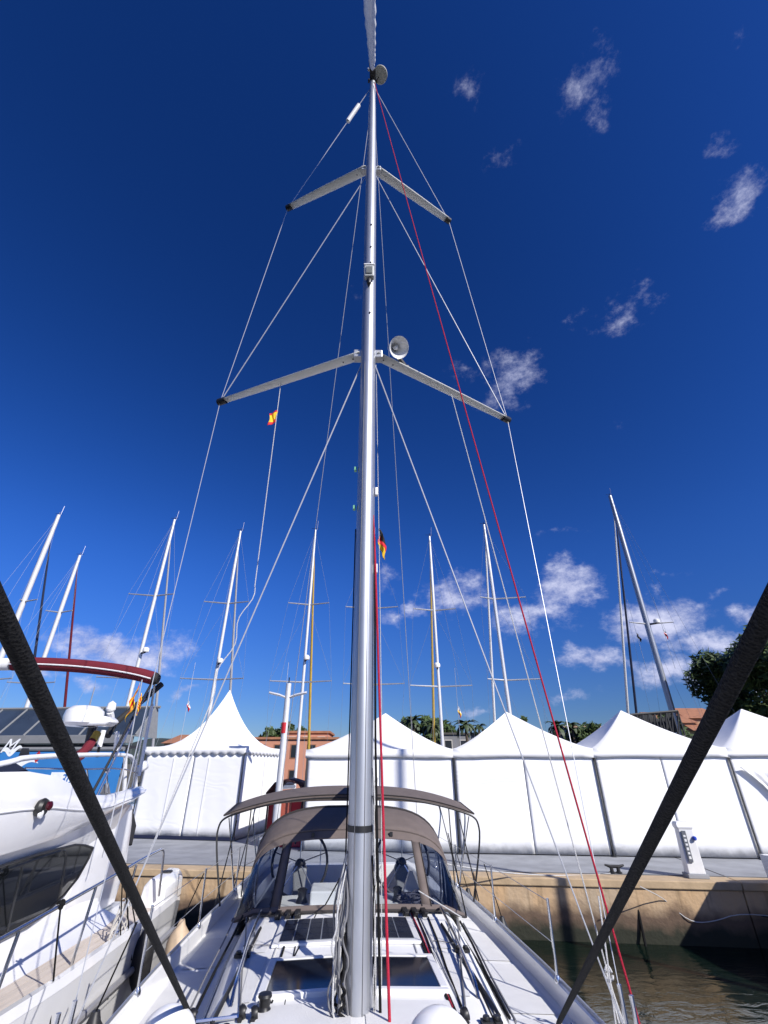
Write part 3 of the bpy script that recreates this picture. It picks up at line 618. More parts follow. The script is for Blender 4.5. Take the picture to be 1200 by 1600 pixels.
# ================================================================== SAILING BOATS BEHIND THE TENTS
def sailboat(px, pyt, pybase, Ym, label, w=.2, furl=None, furlc=sailw, spr=(), dome=None, back=True, hull=True, rake=0, m_=spar, bow=5.8, hullc=gel, furl2=None, furltop=.93, whip=True):
    top = U(px, pyt, Y=Ym); xb = U(pybase[0], pybase[1], Y=Ym).x; zt = top.z; z0 = 1.3
    X = lambda z: lerp(xb, top.x, (z - z0) / (zt - z0))
    root = empty('sailing_yacht', (xb, Ym, 0), label, 'sailing yacht', 'yachts moored behind the white tents')
    xb0 = X(z0)
    hb = 1.75
    rings = []
    for k, (y, b, z) in enumerate(((-5.2, .82, 1.15), (-3, .98, 1.12), (0, 1, 1.15), (3, .72, 1.25), (4.8, .3, 1.36), (5.9, .03, 1.42))):
        rings.append([(xb0 + hb * b * s, Ym + y, zz) for s, zz in ((0, -.35), (.7, -.1), (.97, .5), (1, z), (.5, z + .05), (-.5, z + .05), (-1, z), (-.97, .5), (-.7, -.1))])
    mb = MB(); mb.loft(rings); mb.build('hull', hullc, root)
    mb = MB(); mb.loft([[(xb0 + x * s, Ym + y, zz) for x, zz in ((-1, 1.15), (-.85, 1.15 + h_), (.85, 1.15 + h_), (1, 1.15))] for y, s, h_ in ((-2.2, 1.15, .5), (0, 1.2, .48), (2, .95, .3), (3, .6, .1))]); mb.build('coachroof', hullc, root, smooth=False)
    mb = MB(); mb.tube([(X(z0), Ym, z0), (X(lerp(z0, zt, .85)), Ym, lerp(z0, zt, .85)), (X(zt), Ym, zt)], [w / 2, w / 2 * .95, w / 2 * .7], 10); mb.build('mast', m_, root)
    mb = MB(); mb.tube([(xb0, Ym - .2, 2.5), (xb0, Ym - 4.6, 2.6)], .1, 8); mb.build('boom', alu, root)
    mb = MB(); mb.tube([(xb0, Ym - .3, 2.78), (xb0, Ym - 4.4, 2.75)], [.17, .1], 8); mb.build('sail_cover', navy, root)
    tips = []
    for (py, lpx, rpx) in spr:
        z = U(px, py, Y=Ym).z; c = Vector((X(z), Ym, z)); a = U(lpx, py, Y=Ym - .35); b = U(rpx, py, Y=Ym - .35)
        a = Vector((a.x, Ym - .35, z + .03)); b = Vector((b.x, Ym - .35, z + .03)); tips.append((a, b))
        for e in (a, b): mb = MB(); mb.tube([c, e], [.055, .035], 6); mb.build('spreader', alud, root)
    tips.sort(key=lambda t: -t[0].z)
    mt = Vector((X(zt), Ym, zt - .15))
    for s in (0, 1):
        pts = [mt] + [t[s] for t in tips] + [Vector((xb0 + (hb - .1) * (-1, 1)[s], Ym - .2, 1.2))]
        mb = MB(); mb.tube(pts, .006, 4); mb.build('shroud', wiref, root)
        for i, t in enumerate(tips):
            nz = tips[i + 1][0].z if i + 1 < len(tips) else 1.2
            tgt = tips[i + 1][s] if i + 1 < len(tips) else pts[-1]
            mb = MB(); mb.tube([(X(t[0].z), Ym, t[0].z - .1), tgt], .006, 4); mb.build('shroud', wiref, root)
    if back:
        for s in (-1, 1): mb = MB(); mb.tube([mt, (xb0 + s * 1.2, Ym - 5.1, 1.3)], .007, 4); mb.build('backstay', wiref, root)
    zf = lerp(z0, zt, furltop)
    fp = [Vector((X(zf), Ym + .12, zf)), Vector((lerp(X(zf), xb0, .5), Ym + bow / 2, (zf + 1.5) / 2)), Vector((xb0, Ym + bow, 1.5))]
    mb = MB(); mb.tube([mt, fp[0], fp[2]], .009, 4); mb.build('forestay', wiref, root)
    mb = MB(); mb.tube([fp[0].lerp(fp[2], t) for t in (.015, .1, .5, .93, .95)], [.02, .06, .085, .1, .03], 8); mb.build('furled_genoa', furlc, root)
    if furl2:
        zf2 = lerp(z0, zt, .9); mb = MB(); a = Vector((X(zf2), Ym + .12, zf2)); b = Vector((xb0, Ym + bow - 1.6, 1.5)); mb.tube([a.lerp(b, t) for t in (.01, .1, .5, .93)], [.02, .06, .08, .09], 8); mb.build('furled_staysail', furl2, root)
    if dome:
        d = U(dome[0], dome[1], Y=Ym - .3); r = .2
        mb = MB(); mb.lathe([(.02, -.12), (.18, -.1), (.2, 0), (.19, .1), (.12, .17), (.001, .19)], d, 14); mb.build('radome', gel, root)
        mb = MB(); mb.tube([(X(d.z - .15), Ym, d.z - .15), (d.x, Ym - .3, d.z - .12)], .05, 6); mb.build('radome_bracket', blackp, root)
    if whip:
        mb = MB(); mb.tube([(X(zt) + .12, Ym, zt), (X(zt) + .16, Ym, zt + .75)], .012, 4); mb.build('antenna', wire, root)
    mb = MB(); mb.tube([(X(zt) - .28, Ym, zt + .12), (X(zt) + .25, Ym, zt + .1)], .014, 4); mb.tube([(X(zt), Ym, zt - .05), (X(zt), Ym, zt + .25)], .02, 4); mb.build('wind_vane', blackp, root)
    return root
sailboat(92, 805, (3, 1018), 29.0, 'yacht with leftmost white mast and a dark blue furled headsail', w=.34, furlc=navy, spr=((940, 30, 57), (1062, -70, 18)), furltop=.90)
sailboat(125, 868, (68, 1030), 30, 'yacht with shorter white mast and a dark red furled headsail, second from the left', w=.27, furlc=burg, spr=((957, 70, 112), (1068, 10, 85)), furltop=.95)
sailboat(273, 812, (200, 1098), 30, 'yacht with white mast rising from the end of the burgundy awning', w=.24, spr=((931, 200, 272), (1060, 150, 250)), dome=(228, 1016), furlc=mat('grey_cover', (.36, .36, .38), .7), furltop=.92)
sailboat(376, 830, (328, 1105), 30, 'yacht with white mast right above the tall pointed tent', w=.21, spr=((943, 318, 388), (1062, 281, 380)), dome=(344, 1033), furlc=mat('grey_cover', (.3, .3, .3), .7))
sailboat(493, 828, (467, 1140), 30, 'yacht with pale mast and yellow furled headsail left of the main mast', w=.19, spr=((945, 450, 514), (1066, 421, 518)), dome=(479, 1028), furlc=yell)
sailboat(583, 838, (574, 1140), 30.6, 'yacht whose mast is hidden behind the main mast, showing only spreader tips', w=.18, spr=((951, 540, 622), (1070, 536, 632)), furlc=sailw)
sailboat(671, 838, (690, 1135), 30, 'yacht with white mast and yellow furled headsail above the second tent', w=.20, spr=((954, 646, 712), (1073, 641, 738)), dome=(683, 1040), furlc=yell)
sailboat(756, 820, (797, 1110), 30, 'yacht with tall white mast and white furled headsail above the third tent peak', w=.24, spr=((936, 751, 822), (1063, 762, 845)), furlc=sailw, furltop=.95)
sailboat(953, 775, (1060, 1145), 30, 'large yacht with thick grey mast, white and black furled headsails on the right', w=.36, spr=((975, 984, 1053),), dome=(1026, 971), furlc=sailw, furl2=navy, m_=mat('grey_spar', (.30, .32, .36), .35, .4), furltop=.93, bow=7.5)
def distant_mast(px, pyt, pyb, Y, w, label):
    a = U(px, pyt, Y=Y); r = empty('sailing_yacht', (a.x, Y, 0), label, 'sailing yacht', 'far yachts across the harbour')
    mb = MB(); mb.tube([(a.x, Y, 1), a], [w, w * .7], 6); mb.build('mast', alud, r)
    mb = MB(); mb.loft([[(a.x + s * b, Y + y, z) for s, z in ((-1.5, 1.3), (-1.2, -.2), (1.2, -.2), (1.5, 1.3))] for y, b in ((-4.5, .8), (0, 1), (3, .7), (5, .05))]); mb.build('hull', gel, r)
    mb = MB(); mb.tube([(a.x - 1, Y, lerp(1, a.z, .55)), (a.x + 1, Y, lerp(1, a.z, .55))], .04, 4); mb.build('spreader', alud, r)
distant_mast(148, 1074, 0, 52, .1, 'small distant yacht whose short dark mast tip shows over the grey pavilion')
distant_mast(1155, 1012, 0, 54, .1, 'distant yacht mast hidden by the tree on the right')

# ================================================================== FLAGS
def flag(name, label, p, w, h, bands, horizontal=True, droop=.55, seed=0, dirx=1, hang=True, rot=0):
    rnd = random.Random(seed); NX, NY = 14, 18; mb = MB(); rows = []
    p = Vector(p)
    for j in range(NY + 1):
        v = j / NY; row = []
        for i in range(NX + 1):
            u = i / NX
            x = dirx * w * u * (1 - droop); z = -h * v - w * droop * u * 1.05; y = .10 * w * math.sin(u * 8 + v * 2 + seed) * u ** .5 + .05 * w * math.sin(v * 9 + seed)
            x += .06 * w * math.sin(v * 7 + u * 5)
            row.append(p + Vector((x * math.cos(rot), y + x * math.sin(rot), z)))
        rows.append(row)
    idx = [[mb.V(q) for q in r] for r in rows]; mats = []; names = []
    for nm, c, a, b in bands: mats.append(mat(nm, c, .8, var=.1))
    for j in range(NY):
        for i in range(NX):
            t = (j + .5) / NY
            for bi, (nm, c, a, b) in enumerate(bands):
                if a <= t < b: mb.cur = bi
            mb.F(idx[j][i], idx[j + 1][i], idx[j + 1][i + 1], idx[j][i + 1])
    o = mb.build(name, mats, solid=.002); return tag(o, label, 'flag')
RD, YL, BK, WH = (.55, .012, .02), (.82, .52, .02), (.008, .008, .008), (.75, .75, .75)
es = (('flag_red', RD, 0, .25), ('flag_yellow', YL, .25, .75), ('flag_red', RD, .75, 1.01))
ca = tuple(('flag_yellow' if k % 2 == 0 else 'flag_red', YL if k % 2 == 0 else RD, k / 9, (k + 1) / 9 + .01) for k in range(9))

# ================================================================== OUR YACHT
Y0 = BF(Vector((0, 0, 0)))
RP_ = lambda px, py: U(px, py, Z=1.90)
yacht = empty('sailing_yacht', (Y0.x, Y0.y, 0), 'white sailing yacht in the foreground with tall silver mast and taupe sprayhood', 'sailing yacht')
ST = [(y_, b_ * .96, z_) for y_, b_, z_ in [(-6.2, .04, 1.86), (-5.6, .42, 1.83), (-4.6, .92, 1.79), (-3, 1.46, 1.71), (-1.5, 1.78, 1.64), (0, 1.95, 1.58), (1.5, 2.03, 1.54), (3.4, 2.05, 1.50), (6, 1.99, 1.47), (8.75, 1.86, 1.46)]]
def st(y):
    for (a, b) in zip(ST, ST[1:]):
        if a[0] <= y <= b[0] + 1e-6:
            t = (y - a[0]) / (b[0] - a[0]); return lerp(a[1], b[1], t), lerp(a[2], b[2], t)
    return ST[-1][1:]
ysn = [lerp(-6.2, 8.75, (k / 40)) for k in range(41)]
mb = MB(BF)
mb.loft([[(b * s, y, z_) for s, z_ in ((1, z + .13), (1, z), (.985, .7), (.93, .15), (.5, -.35), (0, -.5), (-.5, -.35), (-.93, .15), (-.985, .7), (-1, z), (-1, z + .13))] for y in ysn for b, z in (st(y),)], closed=False, cap=False)
b, z = st(8.75); mb.poly([(b * s, 8.75, zz) for s, zz in ((1, z - .02), (.985, .7), (.93, .15), (.5, -.35), (0, -.5), (-.5, -.35), (-.93, .15), (-.985, .7), (-1, z - .02))])
mb.build('hull', gel, yacht)
for s in (-1, 1):     # bulwark
    mb = MB(BF); mb.loft([[(s * (b - o_), y, z + zz) for o_, zz in ((0.002, .0), (.004, .14), (.035, .155), (.07, .14), (.085, .0))] for y in ysn for b, z in (st(y),) if y > -6], closed=False, cap=False)
    mb.build('bulwark', gel, yacht)
    mb = MB(BF); mb.tube([(s * (b - .036), y, z + .16) for y in ysn[2:] for b, z in (st(y),)], .014, 6); mb.build('toe_rail', alu, yacht)
# decks
def crown(x, b): return .05 * (1 - (x / max(b, .3)) ** 2)
mb = MB(BF); mb.grid([[((b - .07) * u, y, z + crown((b - .07) * u, b)) for u in [k / 8 - 1 for k in range(17)]] for y in [lerp(-6.2, 3.4, k / 24) for k in range(25)] for b, z in (st(y),)]); mb.build('deck', deckm, yacht)
for s in (-1, 1):
    mb = MB(BF); mb.grid([[(s * lerp(1.46, b - .07, u), y, z + .006) for u in (0, .5, 1)] for y in [lerp(3.4, 8.75, k / 8) for k in range(9)] for b, z in (st(y),)]); mb.build('side_deck', deckm, yacht)
    mb = MB(BF); mb.loft([[(s * x, y, z) for x, z in ((1.47, 1.50), (1.42, 1.80 - d_), (1.24, 1.82 - d_), (1.17, 1.50), (1.16, 1.1))] for y, d_ in ((3.3, 0), (5.2, .02), (6.6, .1), (8.5, .26))], closed=False, cap=False); mb.build('coaming', gel, yacht, bevel=.02)
    mb = MB(BF); mb.box((s * .87, 4.35, 1.31), (.6, 1.7, .40)); mb.build('cockpit_seat', gel, yacht, smooth=False, bevel=.02)
    mb = MB(BF); mb.box((s * .86, 4.35, 1.53), (.52, 1.6, .05)); mb.build('seat_cushion', mat('grey_cushion', (.16, .17, .18), .85), yacht, smooth=False, bevel=.02)
mb = MB(BF); mb.box((0, 6.0, 1.06), (2.4, 5.4, .06)); mb.build('cockpit_sole', teak, yacht, smooth=False)
mb = MB(BF); mb.box((0, 8.5, 1.28), (2.4, .3, .44)); mb.build('aft_locker', gel, yacht, smooth=False, bevel=.02)
# coachroof
CR = [(-2.7, .40, .02), (-2.1, .62, .12), (-1.2, .88, .20), (0, 1.16, .27), (1.4, 1.27, .30), (2.6, 1.32, .33), (3.4, 1.33, .35)]
def cr_(y):
    for (a, b) in zip(CR, CR[1:]):
        if a[0] <= y <= b[0] + 1e-6:
            t = (y - a[0]) / (b[0] - a[0]); return lerp(a[1], b[1], t), lerp(a[2], b[2], t)
    return CR[-1][1:]
def roofz(x, y):
    w, h = cr_(max(-2.7, min(3.4, y))); return st(y)[1] + .03 + h + .05 * (1 - min(1, abs(x) / w) ** 2)
rings = []
for y in [lerp(-2.7, 3.4, k / 22) for k in range(23)]:
    w, h = cr_(y); z = st(y)[1] + .03; half = [(w + .03, z - .03), (w, z), (w - .05, z + h * .5), (w - .11, z + h * .86), (w - .19, z + h + .012)] + [(x_ * (w - .19), roofz(x_ * (w - .19), y)) for x_ in (.75, .5, .25, 0)]
    rings.append([(x, y, zz) for x, zz in half] + [(-x, y, zz) for x, zz in half[-2::-1]])
mb = MB(BF); mb.loft(rings, closed=False, cap=False); mb.poly([rings[-1][k] for k in range(len(rings[-1]))]); mb.build('coachroof', deckm, yacht, angle=50)
for s in (-1, 1):    # long side windows and handrails
    mb = MB(BF); a_, b_ = [], []
    for k in range(13):
        y = lerp(-.6, 2.9, k / 12); w, h = cr_(y); z = st(y)[1] + .03; t = math.sin(math.pi * (k / 12) ** .7) ** .35 if 0 < k < 12 else .15
        a_.append((s * (w - .018 + .01), y, z + h * (.42 - .22 * t))); b_.append((s * (w - .065 + .012), y, z + h * (.42 + .26 * t)))
    mb.grid([a_, b_]); mb.build('cabin_window', glassd, yacht)
    pts = [(s * (cr_(y)[0] - .27), y, roofz(.9, y) + .075) for y in [lerp(.3, 2.4, k / 10) for k in range(11)]]
    pts = [(pts[0][0], pts[0][1] - .12, pts[0][2] - .085)] + pts + [(pts[-1][0], pts[-1][1] + .1, pts[-1][2] - .085)]
    mb = MB(BF); mb.tube(smoothpts(pts, 1), .014, 8)
    for k in (4, 8): mb.tube([pts[k], (pts[k][0], pts[k][1], pts[k][2] - .09)], .012, 6)
    mb.build('handrail', steel, yacht)
    # genoa track on the roof
    mb = MB(BF); mb.tube([(s * .98, y, roofz(.98, y) + .012) for y in (-.1, .6, 1.3, 2.0)], .016, 4); mb.build('genoa_track', blackp, yacht)
# hatches: tinted acrylic in a white raised frame
def hatch(x0, x1, y0, y1, glass=glassd, name='deck_hatch', hh_=.035):
    zc = max(roofz(x0, y0), roofz(x1, y1)); z = lambda x, y: roofz(x, y)
    mb = MB(BF); fr_ = .06
    for (a, b, c, d) in ((x0 - fr_, x1 + fr_, y0 - fr_, y0), (x0 - fr_, x1 + fr_, y1, y1 + fr_), (x0 - fr_, x0, y0, y1), (x1, x1 + fr_, y0, y1)):
        mb.loft([[(p, q, z(p, q) + o) for p, q in ((a, c), (b, c), (b, d), (a, d))] for o in (-.02, hh_)])
    f = mb.build('hatch_frame', gel, yacht, smooth=False, bevel=.006)
    mb = MB(BF); mb.loft([[(p, q, z(p, q) + o) for p, q in ((x0 + .004, y0 + .004), (x1 - .004, y0 + .004), (x1 - .004, y1 - .004), (x0 + .004, y1 - .004))] for o in (-.01, hh_ - .008)]); mb.build('pane', glass, f, smooth=False)
    return f
hatch(-.68, -.19, .26, .92); hatch(.13, .64, .26, .92)
hatch(-.20, .12, -1.9, -1.4)
cellm = mat('solar_cell', (.010, .014, .03), .18, var=.2, nscale=9)
def solar(x0, x1, y0, y1, nx, ny):
    z = lambda x, y: roofz(x, y)
    mb = MB(BF); mb.loft([[(p, q, z(p, q) + o) for p, q in ((x0 - .06, y0 - .06), (x1 + .06, y0 - .06), (x1 + .06, y1 + .06), (x0 - .06, y1 + .06))] for o in (.004, .03)])
    f = mb.build('solar_panel', gel, yacht, smooth=False, bevel=.006)
    mb = MB(BF); mb.loft([[(p, q, z(p, q) + o) for p, q in ((x0, y0), (x1, y0), (x1, y1), (x0, y1))] for o in (.031, .034)]); mb.build('backing', mat('cell_grid', (.30, .32, .36), .4), f, smooth=False)
    for i in range(nx):
        for j in range(ny):
            a, b = lerp(x0, x1, i / nx) + .006, lerp(x0, x1, (i + 1) / nx) - .006; c, d = lerp(y0, y1, j / ny) + .006, lerp(y0, y1, (j + 1) / ny) - .006
            mb = MB(BF); mb.loft([[(p, q, z(p, q) + o) for p, q in ((a, c), (b, c), (b, d), (a, d))] for o in (.035, .038)]); mb.build('cell', cellm, f, smooth=False)
solar(-.72, -.18, 1.40, 2.10, 4, 4); solar(.14, .60, 1.40, 2.10, 3, 4)

# moulded non-skid panels, slightly proud of the smooth gelcoat
def nspanel(x0, x1, y0, y1, zf, nx=6, ny=6, lift=.004):
    mb = MB(BF); mb.grid([[(lerp(x0(y) if callable(x0) else x0, x1(y) if callable(x1) else x1, i / nx), y, 0) for i in range(nx + 1)] for y in [lerp(y0, y1, j / ny) for j in range(ny + 1)]])
    mb.v = []; 
    for y in [lerp(y0, y1, j / ny) for j in range(ny + 1)]:
        for i in range(nx + 1):
            x = lerp(x0(y) if callable(x0) else x0, x1(y) if callable(x1) else x1, i / nx); mb.v.append(tuple(BF(Vector((x, y, zf(x, y) + lift)))))
    return mb.build('nonskid_panel', nonskid, yacht)
dz_ = lambda x, y: st(y)[1] + crown(x, st(y)[0])
for s in (-1, 1):
    for y0, y1 in ((.20, 1.14), (1.26, 2.30)): nspanel(s * (.78 if s < 0 else .74) if y1 < 1.2 else s * (.82 if s < 0 else .70), lambda y, s=s: s * (cr_(y)[0] - .32), y0, y1, roofz)
    nspanel(s * .05, s * .72, -1.1, .10, roofz, lift=.005) if s > 0 else nspanel(s * .05, s * .72, -1.1, .10, roofz, lift=.005)
    for y0, y1 in ((-2.2, -.75), (-.65, .75), (.85, 2.1), (2.2, 3.3)): nspanel(lambda y, s=s: s * (cr_(y)[0] + .10), lambda y, s=s: s * (st(y)[0] - .16), y0, y1, dz_, lift=.006)
    for (x, y) in ((.9, -.2), (1.02, 1.20)):      # padeyes and deck organisers
        mb = MB(BF); mb.box((s * x, y, roofz(x, y) + .012), (.14, .07, .022)); mb.lathe([(.022, 0), (.026, .012), (.022, .024)], (s * x - .035, y, roofz(x, y) + .02), 10); mb.lathe([(.022, 0), (.026, .012), (.022, .024)], (s * x + .035, y, roofz(x, y) + .02), 10); mb.build('deck_organiser', blackp, yacht)
    for k in range(3):
        x = .62 + .11 * k; mb = MB(BF); mb.box((s * x, 2.36, roofz(x, 2.36) + .03), (.06, .2, .05)); mb.box((s * x, 2.20, roofz(x, 2.2) + .065), (.04, .12, .018)); mb.build('rope_clutch', blackp, yacht, smooth=False, bevel=.006)
    b_, z_ = st(.2); mb = MB(BF); mb.tube([(s * (b_ - .2), -.02, z_ + .09), (s * (b_ - .2), .1, z_ + .07), (s * (b_ - .2), .3, z_ + .07), (s * (b_ - .2), .42, z_ + .09)], [.012, .02, .02, .012], 8); mb.tube([(s * (b_ - .2), .13, z_ + .07), (s * (b_ - .2), .13, z_)], .016, 6); mb.tube([(s * (b_ - .2), .27, z_ + .07), (s * (b_ - .2), .27, z_)], .016, 6); mb.build('deck_cleat', steel, yacht)
p = RP_(412, 1583); mb = MB(); mb.lathe([(.055, 0), (.052, .015), (.036, .035), (.038, .07), (.05, .085), (.045, .1), (.015, .105)], p, 18); mb.build('winch', blackp, yacht)
# ---- mast
MX, MY = -.15, 4.5
def mastring(z, w, d=1.32, n=24): return [(MX + w / 2 * math.cos(t), MY + w / 2 * d * math.sin(t), z) for t in [2 * math.pi * k / n for k in range(n)]]
ZT = 17.85
mb = MB(); mb.loft([mastring(z, w) for z, w in ((1.85, .205), (6, .205), (11, .2), (14, .195), (16.2, .165), (ZT, .135))]); mast = mb.build('mast', alu, yacht, label='tall silver anodised mast')
mb = MB(); mb.loft([mastring(z, .225) for z in (1.86, 1.92)]); mb.build('mast_collar', gel, mast)
for sx in (-.042, .036):
    mb = MB(); mb.tube([(MX + sx, MY - .128, 1.9), (MX + sx, MY - .128, 8.2)], .0035, 4); mb.build('groove', mat('groove_grey', (.2, .2, .21), .5, .4), mast)
pz = U(565, 1296, Y=MY - .13).z
mb = MB(); mb.loft([mastring(z, .214) for z in (pz - .022, pz + .022)]); mb.build('tape_band', blackp, mast)
z = U(574, 428, Y=MY - .15).z
mb = MB(); mb.box((MX, MY - .17, z), (.155, .09, .27)); mb.build('light_housing', mat('lamp_housing', (.45, .46, .45), .5), mast, smooth=False, bevel=.02)
mb = MB(); mb.box((MX, MY - .222, z - .01), (.10, .02, .17)); mb.build('deck_light', mat('lamp_glass', (.16, .17, .16), .15), mast, smooth=False, bevel=.008)
mb = MB(); mb.box((MX, MY - .17, z + .15), (.17, .11, .03)); mb.build('cap', gel, mast, smooth=False, bevel=.01)
mb = MB(); mb.lathe([(.03, -.06), (.045, 0), (.03, .05)], (MX, MY - .17, z - .21), 10); mb.build('steaming_light', blackp, mast)
for dz in (.32, .75, -.9, 1.4): mb = MB(); mb.lathe([(.016, 0), (.016, .01)], (MX + .02, MY - .132, z + dz), 8, (0, -1, 0)); mb.build('rivet', blackp, mast)
# masthead
mb = MB(); mb.box((MX, MY - .02, ZT + .03), (.14, .5, .07)); mb.build('masthead_crane', blackp, mast, smooth=False, bevel=.01)
d = U(594, 117, Z=ZT + .25)
mb = MB(); mb.lathe([(.001, -.02), (.17, -.015), (.18, 0), (.17, .02), (.001, .03)], d, 24, (.15, .25, 1)); mb.build('disc_antenna', mat('disc_grey', (.55, .55, .50), .6), mast, label='round white antenna disc')
mb = MB(); mb.tube([(MX + .04, MY, ZT + .05), (MX + .1, MY, ZT + .22), d], .015, 6); mb.tube([(MX - .05, MY - .25, ZT), (MX - .09, MY - .3, ZT + .45)], .012, 5); mb.tube([(MX - .04, MY + .2, ZT), (MX - .04, MY + .2, ZT + .5)], .008, 5); mb.build('masthead_bracket', blackp, mast)
mb = MB(); mb.lathe([(.03, 0), (.035, .06), (.01, .1)], (MX - .09, MY - .22, ZT + .1), 8); mb.build('anchor_light', gel, mast)
for sx in (-.09, .09): mb = MB(); mb.lathe([(.04, -.02), (.045, 0), (.04, .02)], (MX + sx, MY - .1, ZT - .15), 10, (1, 0, 0)); mb.build('sheave', blackp, mast)

# ---- spreaders
LR, LL = U(793, 656, Z=8.68), U(344, 628, Z=8.68); UR, UL = U(701, 345, Z=14.05), U(450, 325, Z=14.05)
def spreader(root_, tip, w, lab):
    root_, tip = Vector(root_), Vector(tip); d = (tip - root_).normalized(); a = Vector((-d.y, d.x, 0)).normalized(); up = d.cross(a); up = up if up.z > 0 else -up
    prof = [(-1, .02), (-.8, .16), (-.4, .28), (0, .3), (.4, .27), (.8, .14), (1, .02), (1, -.02), (.8, -.14), (.4, -.27), (0, -.3), (-.4, -.28), (-.8, -.16), (-1, -.02)]
    mb = MB(); mb.loft([[root_.lerp(tip, t) + a * w * k / 2 * x + up * w * k / 2 * y for x, y in prof] for t, k in ((0, 1), (.1, 1.05), (.6, .95), (.97, .8))]); o = mb.build('spreader', mat('spreader_paint', (.80, .80, .76), .5, 0, var=0), mast, label=lab, angle=175)
    mb = MB(); mb.tube([root_.lerp(tip, .955), root_.lerp(tip, 1.012)], .055 * w / .14, 10); mb.build('tip_boot', blackp, o)
    mb = MB(); mb.box(root_ + d * .05, (.12, .12, .14)); mb.build('root_bracket', alud, o, smooth=False, bevel=.01)
    for t in (.05, .11): mb = MB(); mb.lathe([(.010, 0), (.010, .008)], root_.lerp(tip, t) - up * w * .155, 6, -up); mb.build('bolt', blackp, o)
    return o
rl, ru = 8.50, 13.75
spreader((MX + .1, MY + .02, rl), LR, .15, 'right lower spreader'); spreader((MX - .1, MY + .02, rl), LL, .15, 'left lower spreader')
spreader((MX + .09, MY + .02, ru), UR, .17, 'right upper spreader'); spreader((MX - .09, MY + .02, ru), UL, .17, 'left upper spreader')
# horn on the right lower spreader
hc = U(621, 543, D=6.5); ax = (Vector((0, 0, H)) - hc).normalized(); ax = (ax + Vector((.42, .1, .15))).normalized()
mb = MB(); mb.lathe([(.042, -.24), (.055, -.20), (.065, -.12), (.09, -.05), (.13, .02), (.148, .05), (.155, .055), (.148, .05), (.115, .01), (.08, -.04), (.05, -.1), (.001, -.12)], hc, 28, ax)
horn = mb.build('horn_speaker', gel, mast, label='white loudhailer horn on the right lower spreader', angle=70)
mb = MB(); mb.lathe([(.03, -.1), (.035, -.04), (.025, -.02), (.001, -.01)], hc, 12, ax); mb.build('horn_core', gel, horn)
q = Vector((MX + .1, MY + .02, rl)).lerp(LR, .2)
mb = MB(); mb.tube([hc - ax * .2, q + Vector((0, 0, .05))], .035, 8); mb.lathe([(.06, 0), (.06, .05), (.02, .06)], q, 12); mb.build('horn_bracket', blackp, horn)

# ---- standing rigging
def line(name, pts, r, m_, lab=None, par=None, n=6, cat=None):
    mb = MB(); mb.tube(pts, r, n); o = mb.build(name, m_, par, label=lab)
    if cat: tag(o, lab, cat)
    return o
CPR, CPL = BF((1.88, -.1, 1.74)), BF((-1.90, -.1, 1.74))
MTP = Vector((MX, MY, ZT - .3))
line('cap_shroud', [MTP + Vector((.06, 0, 0)), UR, LR, CPR], [.0095, .008, .0055, .004], wire, par=mast); line('cap_shroud', [MTP - Vector((.06, 0, 0)), UL, LL, CPL], [.0095, .008, .0055, .004], wire, par=mast)
line('diagonal_shroud', [(MX + .08, MY, ru - .25), LR], .009, wire, par=mast); line('diagonal_shroud', [(MX - .08, MY, ru - .25), LL], .009, wire, par=mast)
line('lower_shroud', [(MX + .09, MY, rl - .2), CPR + Vector((-.05, -.18, 0))], [.0095, .005], wire, par=mast); line('lower_shroud', [(MX - .09, MY, rl - .2), CPL + Vector((.05, -.18, 0))], [.0095, .005], wire, par=mast)
line('backstay', [MTP + Vector((.03, .1, -.6)), BF((1.7, 8.6, 1.6))], .007, wire, par=mast); line('backstay', [MTP + Vector((-.03, .1, -.6)), BF((-1.7, 8.6, 1.6))], .007, wire, par=mast)
q = (MTP - Vector((.06, 0, 0))).lerp(UL, .30); q2 = (MTP - Vector((.06, 0, 0))).lerp(UL, .14)
line('radar_reflector', [q2, q2.lerp(q, .06), q2.lerp(q, .94), q], [.01, .05, .05, .01], gel, 'white tube radar reflector on the upper left shroud', mast, 10)
for s, cp in ((1, CPR), (-1, CPL)):
    for dy in (0, -.18):
        mb = MB(); mb.tube([cp + Vector((0, dy, -.06)), cp + Vector((0, dy, .3))], .016, 8); mb.build('turnbuckle', steel, mast)
# furled genoa overhead: from the masthead forward over the camera
fa, fb = Vector((MX, MY - .28, ZT - .05)), BF((-.30, -5.95, 2.0))
pts = [fa.lerp(fb, t) for t in [k / 60 for k in range(61)]]; rr = random.Random(4)
mb = MB(); mb.tube(pts[1:-2], [.035 + .028 * min(1, k / 8) + .006 * math.sin(k * 1.9) + rr.uniform(-.004, .004) for k in range(1, 59)], 12); mb.build('furled_genoa', sailw, yacht, label='white furled genoa rolled round the forestay overhead')
mb = MB(); mb.tube([fa, fb], .008, 6); mb.build('forestay', wire, yacht)
mb = MB(); mb.lathe([(.04, 0), (.11, .01), (.11, .05), (.06, .06), (.06, .16), (.11, .17), (.11, .2), (.03, .21)], fb, 16, fa - fb); mb.build('furling_drum', blackp, yacht)
